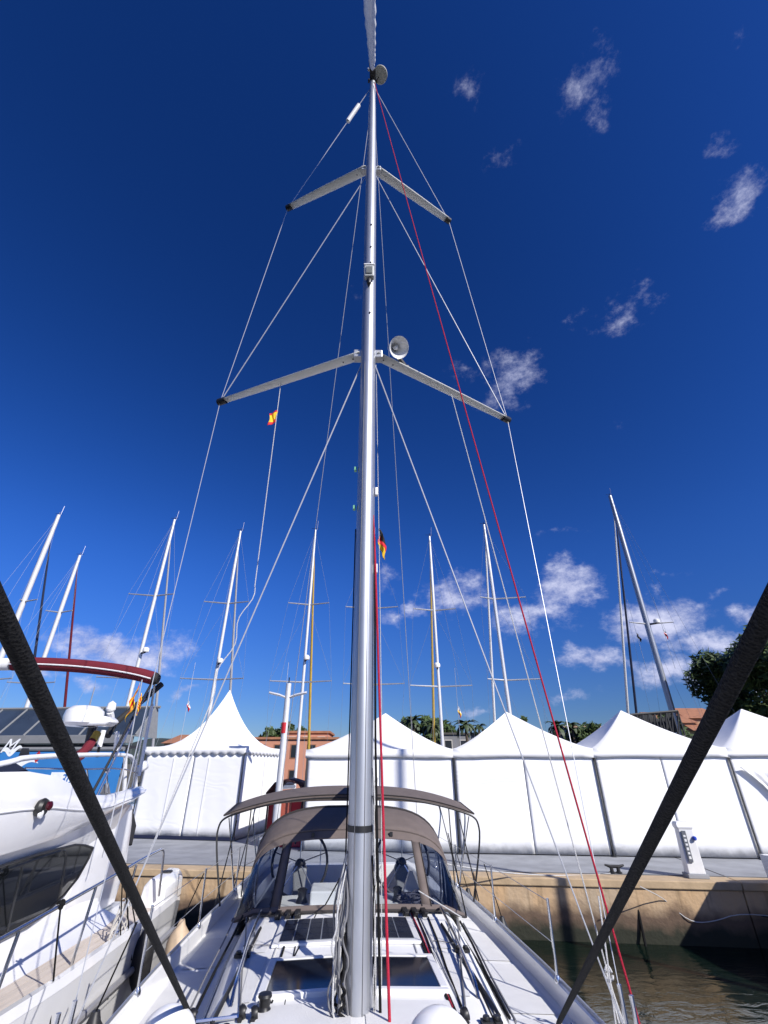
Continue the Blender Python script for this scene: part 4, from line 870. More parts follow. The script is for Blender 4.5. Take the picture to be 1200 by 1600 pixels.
# boom with stowed mainsail behind the mast
bd = Vector((-.27, 9.1, 0)) - Vector((MX, MY, 0)); bd.normalize()
g0_ = Vector((MX, MY + .2, 3.12)); g1_ = g0_ + bd * 4.6 + Vector((0, 0, .05))
mb = MB(); mb.tube([g0_, g1_], .075, 12, oval=1.4); boom = mb.build('boom', alu, yacht)
mb = MB(); mb.tube([g0_ + Vector((0, 0, .2)) + bd * .1, g0_ + Vector((0, 0, .19)) + bd * 2, g1_ + Vector((0, 0, .14)) - bd * .2], [.11, .11, .07], 12, oval=1.5); mb.build('sail_bag', taupe, boom)
mb = MB(); mb.tube([g0_ + bd * 1.3, Vector((MX, MY + .2, 2.05))], .035, 8); mb.build('vang', alu, boom)
line('topping_lift', [g1_, (MX, MY + .2, ZT - .1)], .005, wire, par=boom)

# ---- sprayhood
NB = 28
def se(phi, n=.45):   # superellipse-like hoop: returns lateral (-1..1), height (0..1)
    c, s = math.cos(phi), math.sin(phi); return math.copysign(abs(s) ** .62, s), abs(c) ** n
phis = [R(lerp(-90, 90, k / NB)) for k in range(NB + 1)]
def hoop(w, z0, h, y, wrap=0): return [(w * se(p)[0], y + wrap * (1 - math.cos(p)), z0 + h * se(p)[1]) for p in phis]
base = [(1.41 * se(p)[0], 2.42 + .34 * (1 - math.cos(p)) ** 2, roofz(1.0 * se(p)[0], 2.6) + .015 - .10 * max(0, abs(se(p)[0]) - .8) * 5) for p in phis]
hB = hoop(1.33, 1.74, .93, 3.05, .18)
hC = hoop(1.40, 1.62, 1.25, 3.95, .05)
def mixrow(a, b, t, bulge=0): return [tuple(Vector(p).lerp(Vector(q), t) + Vector((0, 0, bulge * math.sin(math.pi * t)))) for p, q in zip(a, b)]
hood = None
# roof canvas
mb = MB(BF); rows = [mixrow(hB, hC, t, .05) for t in [k / 8 for k in range(9)]]; mb.grid(rows); hood = mb.build('sprayhood', taupe, yacht, solid=.006, label='taupe canvas sprayhood with clear windows')
# lower and upper bands, and uprights of the windscreen part
def panel(k0, k1, t0, t1, m_, name, nt=5, par=None, sol=.004, off=0, bul=.02):
    rows = []
    for j in range(nt + 1):
        t = lerp(t0, t1, j / nt); r = mixrow(base, hB, t, bul); rows.append([Vector(r[k]) + Vector((0, -off, off * .4)) for k in range(k0, k1 + 1)])
    mb = MB(BF); mb.grid(rows); return mb.build(name, m_, par, solid=sol)
panel(0, NB, 0, .07, taupe, 'lower_band', par=hood); panel(0, NB, .86, 1, taupe, 'upper_band', par=hood)
ups = [(0, 1), (9, 10), (18, 19), (27, 28)]
for a, b in ups: panel(a, b, .07, .86, taupe, 'upright', par=hood)
for a, b in ((1, 9), (10, 18), (19, 27)): panel(a, b, .07, .86, clear if a == 10 else tintv, 'window', par=hood, sol=0)
for row, rad, nm in ((base, .014, 'foot_binding'), (hB, .012, 'seam'), (hC, .022, 'rear_binding')):
    mb = MB(BF); mb.tube([Vector(p) + Vector((0, -.004, .006)) for p in row], rad, 6); mb.build(nm, tauped if nm != 'seam' else taupe, hood)
for k in (9, 10, 18, 19):
    mb = MB(BF); mb.tube([Vector(mixrow(base, hB, t, .02)[k]) + Vector((0, -.008, .004)) for t in (.05, .3, .6, .87)], .006, 5); mb.build('zip', tauped, hood)
for k in (12, 16):
    q = Vector(mixrow(base, hB, .93)[k]); mb = MB(BF); mb.box(q + Vector((0, -.02, .01)), (.04, .03, .05)); mb.build('buckle', blackp, hood, smooth=False)
for (w, z0_, h_, y, wr) in ((1.28, 1.72, .92, 3.05, .18), (1.35, 1.6, 1.24, 3.95, .05)):
    mb = MB(BF); mb.tube(hoop(w, z0_, h_, y, wr), .0125, 8); mb.build('hood_frame', steel, hood)

# ---- bimini
bm_rows = []
def bim(y, w, ztop, drop): 
    out = []
    for k in range(25):
        u = k / 12 - 1; x = w * u; out.append((x, y, ztop - drop * abs(u) ** 2.6))
    return out
b0 = bim(4.25, 2.0, 3.02, .27); b1 = bim(5.2, 2.0, 3.12, .27); b2 = bim(7.6, 1.98, 3.02, .22)
rows = []
for (a, b) in ((b0, b1), (b1, b2)):
    for t in (0, .25, .5, .75): rows.append([tuple(Vector(p).lerp(Vector(q), t)) for p, q in zip(a, b)])
rows.append(b2)
mb = MB(BF); mb.grid([[(p[0], p[1] - .01, p[2] - .085 * (1 - .85 * abs(p[0] / 2.0) ** 1.6)) for p in b0]] + rows); bimini = mb.build('bimini', taupe, yacht, solid=.006, label='taupe bimini awning over the cockpit', angle=60)
mb = MB(BF); mb.tube([(p[0], p[1] - .005, p[2] + .004) for p in b0], .009, 6); mb.build('front_seam', tauped, bimini)
for s in (-1, 1):
    mb = MB(BF); mb.tube([(s * 2.0, 4.25, 2.75), (s * 2.0, 5.2, 2.85), (s * 1.98, 7.6, 2.80)], .014, 6); mb.build('side_binding', tauped, bimini)
piv = lambda s: (s * 1.72, 5.15, 1.72)
for y, zt_, yb in ((4.25, 2.98, 4.15), (5.2, 3.1, 5.1), (7.6, 2.98, 7.4)):
    row = bim(y, 1.98, zt_, .26); 
    pts = [(-1.86, yb, 1.66), (-2.07, lerp(yb, y, .8), zt_ - .55), (-2.06, y, zt_ - .34)] + row + [(2.06, y, zt_ - .34), (2.07, lerp(yb, y, .8), zt_ - .55), (1.86, yb, 1.66)]
    mb = MB(BF); mb.tube(smoothpts(pts, 2), .0145, 8); mb.build('bimini_frame', steel if y != 4.25 else blackp, bimini)
for s in (-1, 1):
    for a, b in (((s * 1.95, 4.4, 2.7), (s * 1.86, 5.1, 1.7)), ((s * 1.95, 7.1, 2.76), (s * 1.86, 5.1, 1.7)), ((s * 1.6, 4.3, 2.86), (s * 1.5, 3.7, 1.85)), ((s * 1.97, 5.2, 2.6), (s * 1.9, 4.0, 1.7))):
        mb = MB(BF); mb.tube([a, b], .009, 6); mb.build('bimini_strap' if a[1] > 5.9 else 'bimini_strut', blackp if a[1] != 4.4 else steel, bimini)

# ---- wheels, pedestals, table
for s in (-1, 1):
    wx, wy, wz = s * (.84 if s < 0 else .93), 5.35, 1.98
    axd = Vector((0, -1, .22)).normalized()
    mb = MB(BF); n = 36; a = Vector((1, 0, 0)); b = axd.cross(a)
    C_ = Vector((wx, wy, wz)); mb.tube([C_ + a * .47 * math.cos(t) + b * .47 * math.sin(t) for t in [2 * math.pi * k / n for k in range(n)]], .022, 8, closed=True)
    wh = mb.build('steering_wheel', blackp, yacht)
    for k in range(5):
        t = 2 * math.pi * k / 5 + .3; mb = MB(BF); mb.tube([C_, C_ + a * .46 * math.cos(t) + b * .46 * math.sin(t)], .009, 6); mb.build('spoke', steel, wh)
    mb = MB(BF); mb.lathe([(.06, -.03), (.06, .03), (.03, .05)], C_, 14, tuple(axd)); mb.build('hub', blackp, wh)
    mb = MB(BF); mb.loft([[(wx + x * .12 * k, wy + .16 + y * .10 * k, z) for x, y in ((-1, -1), (1, -1), (1, 1), (-1, 1))] for z, k in ((1.08, 1.2), (1.6, .8), (1.86, 1.0), (1.92, .9))]); mb.build('pedestal', mat('pedestal_grey', (.22, .23, .25), .5), yacht, smooth=False, bevel=.03)
    mb = MB(BF); mb.lathe([(.09, 0), (.1, .02), (.07, .08), (.001, .1)], (wx, wy + .16, 1.92), 16); mb.build('compass', blackp, yacht)
mb = MB(BF); mb.loft([[(x * .20, 4.5 + y * .55, z) for x, y in ((-1, -1), (1, -1), (1, 1), (-1, 1))] for z in (1.1, 1.78)]); mb.build('cockpit_table', gel, yacht, smooth=False, bevel=.02)
mb = MB(BF); mb.box((-.34, 3.0, 1.98), (.34, .5, .18)); mb.build('hatch_garage', gel, yacht, smooth=False, bevel=.02)
mb = MB(BF); mb.box((0, 3.37, 1.62), (.62, .05, .5)); mb.build('companionway', mat('companion_acrylic', (.03, .035, .04), .2), yacht, smooth=False)
for x in (-.95, -.62, .6, .95):
    mb = MB(BF); mb.lathe([(.075, 0), (.07, .02), (.05, .06), (.055, .11), (.065, .13), (.03, .15)], (x, 2.98, roofz(x, 2.98)), 16); mb.build('winch', alud if abs(x) > .7 else blackp, yacht)
mb = MB(BF)
for i in range(26):
    t = i; mb.tube([(rr.uniform(.55, 1.05), rr.uniform(2.75, 3.2), 1.9 + rr.uniform(0, .1)) for _ in range(4)], .008, 5)
mb.build('rope_tails', mat('mixed_rope', (.22, .2, .22), .8, var=.7, nscale=12), yacht, kind='stuff')
mb = MB(BF); mb.box((.92, 3.75, 1.66), (.2, .3, .22)); mb.build('red_bag', redp, yacht, bevel=.04)
mb = MB(BF); mb.loft([[(.86 + x * k, 3.62 + y * k, z) for x, y in ((-.12, -.08), (.12, -.08), (.12, .08), (-.12, .08))] for z, k in ((1.76, 1.1), (1.95, .8), (2.12, .2))]); mb.build('folded_chart', gel, yacht)

# ---- stanchions, lifelines, pushpit
for s in (-1, 1):
    tops = []
    for y in (1.1, 3.2, 5.3, 7.0, 8.5):
        b, z = st(y); x = s * (b - .06); mb = MB(BF); mb.tube([(x, y, z + .1), (x * 1.0 + s * .01, y, z + .74)], .0125, 8); mb.lathe([(.03, 0), (.03, .02), (.018, .05)], (x, y, z + .14), 10); mb.build('stanchion', steel, yacht); tops.append((x + s * .01, y, z + .72))
    for dz in (0, -.31):
        mb = MB(BF); mb.tube([(p[0], p[1], p[2] + dz) for p in tops], .0035, 5); mb.build('lifeline', alud, yacht)
mb = MB(BF); mb.tube(smoothpts([(-1.84, 7.2, 2.1), (-1.82, 8.4, 2.1), (-1.2, 8.68, 2.12), (-.6, 8.68, 2.1), (-.6, 8.68, 1.5)], 2), .0125, 8); mb.tube(smoothpts([(1.84, 7.2, 2.1), (1.82, 8.4, 2.1), (1.2, 8.68, 2.12), (.6, 8.68, 2.1), (.6, 8.68, 1.5)], 2), .0125, 8); mb.build('pushpit', steel, yacht)

# ---- control lines on the coachroof (each rope its own part)
RP = lambda px, py, dz=.02: (lambda p: Vector((p.x, p.y, p.z)))(U(px, py, Z=1.895 + dz))
lgrey = mat('line_grey', (.16, .16, .17), .7)
cl = [((458, 1427), (419, 1572), blackr, .011), ((385, 1433), (375, 1580), lgrey, .006), ((379, 1431), (300, 1592), blackr, .012), ((449, 1428), (398, 1585), whiter, .006), ((508, 1400), (424, 1568), blackr, .007), ((366, 1436), (286, 1600), lgrey, .008),
      ((470, 1428), (440, 1600), blackr, .006), ((637, 1427), (700, 1562), blackr, .013), ((643, 1428), (708, 1575), redr, .009), ((650, 1428), (716, 1590), blackr, .010), ((669, 1433), (722, 1575), blackr, .009), ((629, 1427), (672, 1540), whiter, .009),
      ((714, 1437), (727, 1572), lgrey, .008), ((719, 1440), (796, 1590), blackr, .012), ((724, 1443), (806, 1596), lgrey, .009), ((700, 1436), (775, 1600), blackr, .007), ((380, 1478), (436, 1476), lgrey, .004), ((676, 1470), (712, 1474), lgrey, .004), ((655, 1430), (735, 1600), whiter, .006)]
for (a, b, m_, r) in cl:
    p, q = RP(*a), RP(*b); line('control_line', [p, p.lerp(q, .33) + Vector((.006, 0, .004)), p.lerp(q, .66) - Vector((.005, 0, 0)), q], r, m_, par=yacht)
for (px, py) in ((300, 1594), (378, 1588), (397, 1590), (727, 1592)):
    p = RP(px, py, .02); mb = MB(); mb.lathe([(.035, -.02), (.042, 0), (.035, .02)], p + Vector((0, 0, .02)), 12, (1, .3, .2)); mb.tube([p + Vector((0, -.06, 0)), p + Vector((0, .06, .02))], .018, 6); mb.build('block', blackp, yacht)
line('tie_bar', [RP(306, 1597), RP(378, 1588)], .012, steel, par=yacht)
# diagonal line up from the roof to the vang
line('vang_line', [RP(505, 1420), Vector((MX + .02, MY + .25, 2.9))], .008, blackr, par=yacht)

line('tack_line', [RP(654, 1392, .35), RP(721, 1433)], .006, whiter, par=yacht)
line('bimini_line', [U(700, 1302, Y=8.6), RP(729, 1433)], .008, blackr, par=yacht)
line('halyard_tail', [(MX + .12, MY + .1, 3.3), U(590, 1215, Y=4.75), U(577, 1290, Y=4.6), (MX + .09, MY - .02, 2.7)], .009, whiter, par=mast)
# ---- rope bundles hanging at the mast
for i in range(16):
    x0 = U(rr.uniform(520, 541), 1500, Y=4.42).x; y0 = 4.40 + rr.uniform(-.06, .1); zt_ = rr.uniform(1.98, 2.62); m_ = (whiter, mat('line_grey', (.16, .16, .17), .7), mat('line_grey', (.16, .16, .17), .7), blackr)[i % 4]
    pts = [(MX - .1, 4.45, zt_ + .25), (x0 + .01, y0, zt_)]; 
    for k in range(6): pts.append((x0 + rr.uniform(-.035, .035), y0 + rr.uniform(-.04, .04), lerp(zt_, 1.93, (k + 1) / 6)))
    pts += [(x0 + .05 + rr.uniform(-.05, .03), y0 - .03, 1.915), (x0 - .08 + rr.uniform(-.06, .06), y0 - .15, 1.91)]
    line('halyard_tail', smoothpts(pts, 2), rr.choice((.0065, .008, .009)), m_, par=mast)
for i in range(5):
    x0 = MX + .125 + rr.uniform(-.01, .02); pts = [(x0 - .02, 4.45, 3.4 - i * .2)] + [(x0 + rr.uniform(-.012, .012), 4.44, lerp(3.2 - i * .2, 1.93, k / 7)) for k in range(8)]
    line('halyard_tail', smoothpts(pts, 2), .0065, (whiter, blackr)[i % 2], par=mast)
line('halyard_tail', [(MX + .105, 4.47, 5.6), (MX + .12, 4.46, 3.6), (MX + .16, 4.42, 1.93)], .010, blackr, par=mast)
line('halyard_tail', [(MX - .108, 4.47, 5.7), (MX - .112, 4.47, 3.0), (MX - .115, 4.44, 1.93)], .006, blackr, par=mast)
a = U(586, 868, Y=4.42); b = U(609, 1605, Y=4.30)
line('main_halyard', [Vector((MX + .09, 4.44, a.z + .5)), a, a.lerp(b, .5), b], [.006, .0105, .0105, .0105], redr, 'thick red halyard running down the right side of the mast', mast, 8)
for zz, sx in ((U(556, 735, Y=4.5).z, -.13), (U(556, 795, Y=4.5).z, -.13), (U(583, 770, Y=4.5).z, .12), (U(583, 890, Y=4.5).z, .12)):
    mb = MB(); mb.box((MX + sx, MY - .02, zz), (.03, .05, .10 if sx > 0 else .05)); mb.build('cam_cleat', gel if sx > 0 else mat('green_tip', (.2, .5, .3), .5), mast, smooth=False, bevel=.005)

# ================================================================== LOOSE LINES, SHEETS, FENDERS, FLAGS
def rope(pts, r, m_, label, name='rope', n=10, cat='rope', group=None):
    mb = MB(); mb.tube(pts, r, n); return tag(mb.build(name, m_), label, cat, group)
# heavy jib sheets pass on both sides of the camera up to the clew ahead of it
def sheet_(px0, px1, z0, z1, label):
    a = U(*px0, D=z0); b = U(*px1, D=z1); d = (a - b); far = a + d * .9
    clew = Vector((0, -2.4, 5.0))
    pts = [b] + [b.lerp(a, t) for t in (.25, .5, .75)] + [a, a + d * .12]; pts = pts + [pts[-1].lerp(clew, .5) + Vector((0, 0, -.15)), clew]
    P_ = smoothpts(pts, 3); rope(P_, [min(.0205, .0135 + .0075 * k / (len(P_) * .55)) for k in range(len(P_))], blackr, label, name='jib_sheet', n=14)
sheet_((42, 1045), (300, 1592), 1.02, 3.1, 'thick black braided rope crossing the lower left corner from the deck')
sheet_((1152, 1050), (872, 1600), 1.02, 3.0, 'thick black braided rope crossing the lower right in front of the white tents')
# red halyard to the rail
a = Vector((MX + .05, MY - .12, ZT - .35)); b = BF((1.95, -1.3, 1.75))
P = U(1000, 1600, X=1.86)
b = P + (P - a) * .06
rope(sag(a, b, .16, 20, -1), .0085, redr, 'long thin red halyard running from the masthead down to the right rail', n=6)
# right flag halyard and hanging line
a = Vector((MX + .1, MY + .02, rl)).lerp(LR, .52); b = U(950, 1521, Y=4.9)
rope([a, b, b + (b - a) * .04], .006, whiter, 'thin white flag line from the middle of the right lower spreader to the rail', n=5)
e = Vector((MX - .1, MY + .02, rl)).lerp(LL, .53); ee = U(398, 917, Y=5.0); e2 = U(330, 1085, Y=4.9); e3 = U(222, 1360, Y=4.6)
wav = [ee.lerp(e2, t) + Vector((.03 * math.sin(t * 14), .02 * math.cos(t * 11), 0)) for t in [k / 16 for k in range(17)]]
rope([e, ee] + wav + [e3], .0052, whiter, 'white flag line from the left lower spreader, twisting loosely lower down', n=5)
flag('courtesy_flag', 'small red and yellow Spanish flag under the left lower spreader', e.lerp(ee, .17), .18, .25, es, dirx=-1, seed=2, droop=.45)
g = U(592, 826, Y=4.75)
gp = rope([(MX + .11, MY + .2, rl), g, U(596, 1100, Y=4.75), (.02, 4.8, 1.95)], .004, whiter, 'thin pale flag line just right of the silver mast', n=5)
flag('ensign', 'small black red and gold German flag beside the silver mast', g, .20, .26, (('flag_black', BK, 0, .36), ('flag_red', RD, .36, .68), ('flag_yellow', YL, .68, 1.01)), seed=5, droop=.62)
for k, (x0, y0, x1, y1) in enumerate(((935, 1400, 962, 1600), (948, 1520, 968, 1600), (950, 1525, 978, 1605))):
    rope(sag(U(x0, y0, Y=4.9), U(x1, y1, Y=4.75), .03, 8), .007, whiter, ('pale rope hanging left of the red halyard near the right rail', 'short pale rope tail under the knot by the right rail', 'second rope tail hanging under the knot by the right rail')[k], n=5)
kn = U(950, 1520, Y=4.88); mb = MB(); mb.tube([kn + Vector((.03 * math.cos(t), .02 * math.sin(2 * t), .04 * math.sin(t))) for t in [k * .5 for k in range(13)]], .010, 6); tag(mb.build('rope_knot', whiter), 'small white knot where the lines meet by the right rail', 'knot')
# fenders
def fender(p, r, L_, m_, label, axis=(0, 0, 1), ball=False):
    root = empty('fender', p, label, 'fender')
    if ball: prof = [(.001, -r)] + [(r * math.cos(t), r * math.sin(t)) for t in [R(x) for x in range(-80, 76, 10)]] + [(.02, r), (.001, r * 1.005)]
    else: prof = [(.03, -L_ / 2 - .06), (.05, -L_ / 2), (r * .75, -L_ / 2 + .07), (r, -L_ / 2 + .16), (r, L_ / 2 - .16), (r * .75, L_ / 2 - .07), (.05, L_ / 2), (.03, L_ / 2 + .06)]
    mb = MB(); mb.lathe(prof, p, 24, axis); mb.build('body', m_, root, angle=60)
    return root
def hang(p, ptop, m_=blackr): 
    rope([p, ptop], .007, m_, 'lanyard holding ' + lab_, name='lanyard', n=5)
wb = U(690, 1655, Z=2.05); fender((wb.x, wb.y, 2.05), .20, 0, gel, 'round white ball fender lying on the cabin top right of the mast', ball=True)
wb = U(258, 1634, Z=1.92); fender((wb.x, wb.y, 1.92), .18, 0, gel, 'round white ball fender on the left side deck', ball=True)
for (y, lab_, m_) in ((5.35, 'black fender at the aft right quarter beside the bimini', rubber), (3.55, 'black fender hanging on the right side beside the sprayhood', rubber)):
    b_, z_ = st(y); p = BF((b_ + .13, y, z_ - .25)); fender(p, .115, .62, m_, lab_); hang(p + Vector((0, 0, .36)), BF((b_ - .05, y, z_ + .7)))
for (y, lab_, m_) in ((3.1, 'pale orange stained fender squeezed between the two hulls', mat('stained_cream', (.50, .38, .26), .6, var=.3)), (.7, 'black fender between the hulls near the left rail', rubber)):
    b_, z_ = st(y); p = BF((-b_ - .13, y, z_ - (.12 if y > 2 else .2))); fender(p, .14, .62, m_, lab_); hang(p + Vector((0, 0, .36)), BF((-b_ + .05, y, z_ + .7)))
# mooring lines to the quay on the right
rope(sag(c1, U(1330, 1440, Y=12.6), .25, 16), .022, mat('navy_rope', (.02, .022, .04), .85), 'dark blue mooring line from the quay cleat going out of the right edge')
rope(smoothpts([U(1000, 1385, Z=QT), U(1040, 1405, Y=13.5), U(1075, 1440, Y=13.3), U(1110, 1442, Y=13.3), U(1160, 1425, Y=13.2), U(1260, 1440, Y=13)], 2), .009, whiter, 'slack pale rope looping in front of the quay wall on the right', n=6)
rope(sag(c1, BF((1.8, 8.6, 1.55)), .15, 12), .012, whiter, 'pale stern line from our yacht to the quay cleat')
rope([U(992, 1400, Y=13.55), U(1005, 1460, Y=13.4), U(1030, 1575, Y=13.0)], .03, blackr, 'thick black rope hanging down the quay wall into the water', n=8)


# ================================================================== MOTOR YACHT ALONGSIDE ON THE LEFT
yf = MF(Vector((0, 0, 0)))
my = empty('motor_yacht', (yf.x, yf.y, 0), 'white motor yacht with flybridge and dark side window moored on the left', 'motor yacht')
cgel = mat('cream_gelcoat', (.74, .74, .75), .14, var=.05, nscale=2, coat=.3)
MS = [(-8.5, .1, 2.1), (-7, .9, 1.98), (-5, 1.6, 1.85), (-3, 1.95, 1.75), (-1, 2.06, 1.68), (1, 2.06, 1.62), (2.6, 2.02, 1.58), (3.0, 1.98, 1.5), (3.15, 1.85, 1.42)]
mb = MB(MF)
mb.loft([[(b * s, y, z_) for s, z_ in ((1, z), (.99, z - .25), (.97, .75), (.90, .2), (.5, -.2), (0, -.35), (-.5, -.2), (-.9, .2), (-.97, .75), (-.99, z - .25), (-1, z))] for y, b, z in MS]); mb.build('hull', cgel, my)
mb = MB(MF); mb.tube([(b + .015, y, z - .36) for y, b, z in MS[1:-1]], .035, 8); mb.build('rubbing_strake', mat('rub_grey', (.3, .3, .32), .4, .3), my)
def mz(y):
    for a, b in zip(MS, MS[1:]):
        if a[0] <= y <= b[0] + 1e-6: t = (y - a[0]) / (b[0] - a[0]); return lerp(a[1], b[1], t), lerp(a[2], b[2], t)
    return MS[-1][1:]
# teak planks on the right-hand side deck, one by one
NP = 5
for k in range(NP):
    u0, u1 = k / NP, (k + 1) / NP; mb = MB(MF); ys = [lerp(-2.6, 2.7, i / 16) for i in range(17)]
    e0 = [(lerp(1.5, mz(y)[0] - .10, u0) + .004, y) for y in ys]; e1 = [(lerp(1.5, mz(y)[0] - .10, u1) - .004, y) for y in ys]
    mb.loft([[(a[0], a[1], mz(a[1])[1] + .02), (b[0], b[1], mz(b[1])[1] + .02), (b[0], b[1], mz(b[1])[1] + .004), (a[0], a[1], mz(a[1])[1] + .004)] for a, b in zip(e0, e1)]); mb.build('plank', teak, my, smooth=False)
mb = MB(MF); mb.loft([[(b - .10, y, z), (b - .09, y, z + .07), (b - .02, y, z + .075), (b + .004, y, z + .0)] for y, b, z in MS[:-1]], closed=False, cap=False); mb.build('gunwale', cgel, my)
# cabin: tumblehome side, flybridge shell above
CS = [(-5.2, .55, 1.9, 2.2), (-4, .95, 1.8, 2.7), (-2.5, 1.16, 1.75, 2.92), (-1, 1.18, 1.7, 2.95), (1.0, 1.18, 1.65, 2.95), (1.55, 1.16, 1.62, 2.92)]
rings = []
for y, w, z0_, z1_ in CS: rings.append([(x, y, z) for x, z in [(w + .46, z0_ - .03), (w + .12, z0_ + .10), (w + .02, z0_ + .24), (w, lerp(z0_, z1_, .5)), (w + .04, lerp(z0_, z1_, .75)), (w + .22, z1_)] + [(-w - .22, z1_), (-w, lerp(z0_, z1_, .5)), (-w - .02, z0_ + .24), (-w - .46, z0_ - .03)]])
mb = MB(MF); mb.loft(rings); mb.build('cabin', cgel, my, angle=60)
# side quarter that sweeps from the window tip down to the side deck
mb = MB(MF); mb.loft([[(1.19, y, z0_), (1.24, y, lerp(z0_, z1_, .5)), (1.19, y, z1_), (1.12, y, z1_), (1.12, y, z0_)] for y, z0_, z1_ in ((.55, 1.68, 2.5), (1.1, 1.66, 2.8), (1.6, 1.64, 2.9), (2.15, 1.62, 2.88), (2.3, 1.62, 2.6))]); mb.build('side_wing', cgel, my, bevel=.02)
# flybridge shell
FS = [(-3.6, .9, 2.72, 3.20), (-2.6, 1.25, 2.68, 3.36), (-1.4, 1.40, 2.70, 3.37), (-.9, 1.44, 2.72, 3.32), (-.4, 1.45, 2.74, 3.20), (0, 1.45, 2.77, 3.11), (.6, 1.44, 2.82, 3.08), (1.3, 1.42, 2.90, 3.11), (1.95, 1.38, 3.00, 3.14), (2.1, 1.34, 3.06, 3.12)]
for s in (1, -1):
    mb = MB(MF); mb.loft([[(s * (w - .30), y, z0_ + .02), (s * (w - .10), y, z0_ - .02), (s * (w + .02), y, lerp(z0_, z1_, .35)), (s * w, y, lerp(z0_, z1_, .8)), (s * (w - .04), y, z1_), (s * (w - .11), y, z1_), (s * (w - .16), y, z0_ + .1)] for y, w, z0_, z1_ in FS]); mb.build('flybridge_side', cgel, my, angle=55)
    mb = MB(MF); mb.tube([(s * (w + .022), y, lerp(z0_, z1_, .52)) for y, w, z0_, z1_ in FS[1:]], .010, 6); mb.build('styling_line', cgel, my)
mb = MB(MF); mb.box((0, -.6, 2.97), (2.55, 5.0, .06)); mb.build('flybridge_floor', cgel, my, smooth=False)
mb = MB(MF); mb.loft([[(x * k, y, z) for x, z in ((-1.2, 2.8), (-1.1, 3.3), (0, 3.42), (1.1, 3.3), (1.2, 2.8))] for y, k in ((-3.7, .7), (-3.2, .95), (-2.8, 1.02))], closed=False, cap=False); mb.build('flybridge_front', cgel, my, solid=.03)
# the dark side window: pointed aft, on the cabin side
p0 = MF(Vector((1.20, 0, 2.2))); nrm = MF(Vector((1, 0, 0))) - MF(Vector((0, 0, 0)))
wp = [(141, 1325), (128, 1321), (113, 1320), (60, 1333), (0, 1352), (-120, 1400), (-200, 1470), (-200, 1620), (-90, 1525), (0, 1466), (40, 1446), (69, 1424), (95, 1399), (117, 1372), (134, 1342)]
pts = [UP(x, y, p0, nrm) for x, y in wp]; nn = nrm.normalized()
mb = MB(); mb.loft([[p + nn * .0 for p in pts], [p + nn * .035 for p in pts]]); wn_ = mb.build('side_window', mat('smoked_glass', (.006, .007, .008), .04, var=.1), my, smooth=False)
mb = MB(); mb.tube([p + nn * .036 for p in pts] + [pts[0] + nn * .036], .014, 6); mb.build('window_gasket', rubber, wn_)
# hull windows on the near topsides
for k, y in enumerate((-3.4, -2.2, -1.0)):
    mb = MB(MF); b = mz(y)[0]; mb.loft([[(b * .985 + o, y + yy, 1.05 + zz) for yy, zz in ((-.42, -.08), (-.3, .1), (.35, .1), (.42, -.02), (.3, -.1))] for o in (-.03, .012)]); mb.build('hull_window', glassd, my, smooth=False)
# aft: cockpit bulkhead, steps, rounded quarter with dark fairlead, swim platform
mb = MB(MF); mb.box((0, 1.62, 2.25), (2.2, .05, 1.25)); mb.build('cockpit_door', glassd, my, smooth=False)
mb = MB(MF); mb.box((0, 2.3, 1.45), (2.3, 1.4, .06)); mb.build('cockpit_sole', teak, my, smooth=False)
mb = MB(MF); mb.loft([[(x, y, z) for x, z in ((1.62, 1.58), (1.66, 1.86), (1.74, 1.95), (1.90, 1.94), (1.98, 1.84), (2.0, 1.58))] for y in (2.0, 2.4, 2.9)] + [[(lerp(1.8, x, .8), 3.08, lerp(1.7, z, .8)) for x, z in ((1.62, 1.58), (1.66, 1.86), (1.74, 1.95), (1.90, 1.94), (1.98, 1.84), (2.0, 1.58))]]); mb.build('quarter', cgel, my, angle=60, bevel=.02)
mb = MB(MF); mb.loft([[(x, y, z) for x, z in ((1.735, 1.6), (1.735, 1.965), (1.89, 1.965), (1.89, 1.6))] for y in (2.45, 2.62)]); mb.build('fairlead_strip', rubber, my, bevel=.02)
mb = MB(MF); mb.box((0, 3.55, .42), (3.6, 1.0, .12)); mb.build('swim_platform', cgel, my, smooth=False, bevel=.04)
mb = MB(); mb.loft([[UP(x, y, MF(Vector((X0_, 0, 0))), nrm) for x, y in ((192, 1270), (207, 1262), (213, 1290), (206, 1322), (193, 1320))] for X0_ in (.5, .95)]); mb.build('dark_block', blackf, my, bevel=.03)  # plain dark block below the aft tip of the flybridge wing
# nav light
p = UP(63, 1262, MF(Vector((1.46, 0, 3))), nrm)
mb = MB(); mb.lathe([(.07, -.02), (.085, .02), (.07, .05), (.001, .05)], p, 18, nn); nl = mb.build('navigation_light', blackp, my)
mb = MB(); mb.lathe([(.042, 0), (.042, .025), (.02, .04), (.001, .045)], p + nn * .05 + Vector((.02, 0, .015)), 14, nn); mb.build('red_lens', mat('red_lens', (.05, .004, .008), .15), nl)
mb = MB(); mb.lathe([(.04, 0), (.04, .02), (.001, .03)], p + nn * .05 + Vector((-.02, -.03, -.05)), 10, nn); mb.build('fitting', gel, nl)
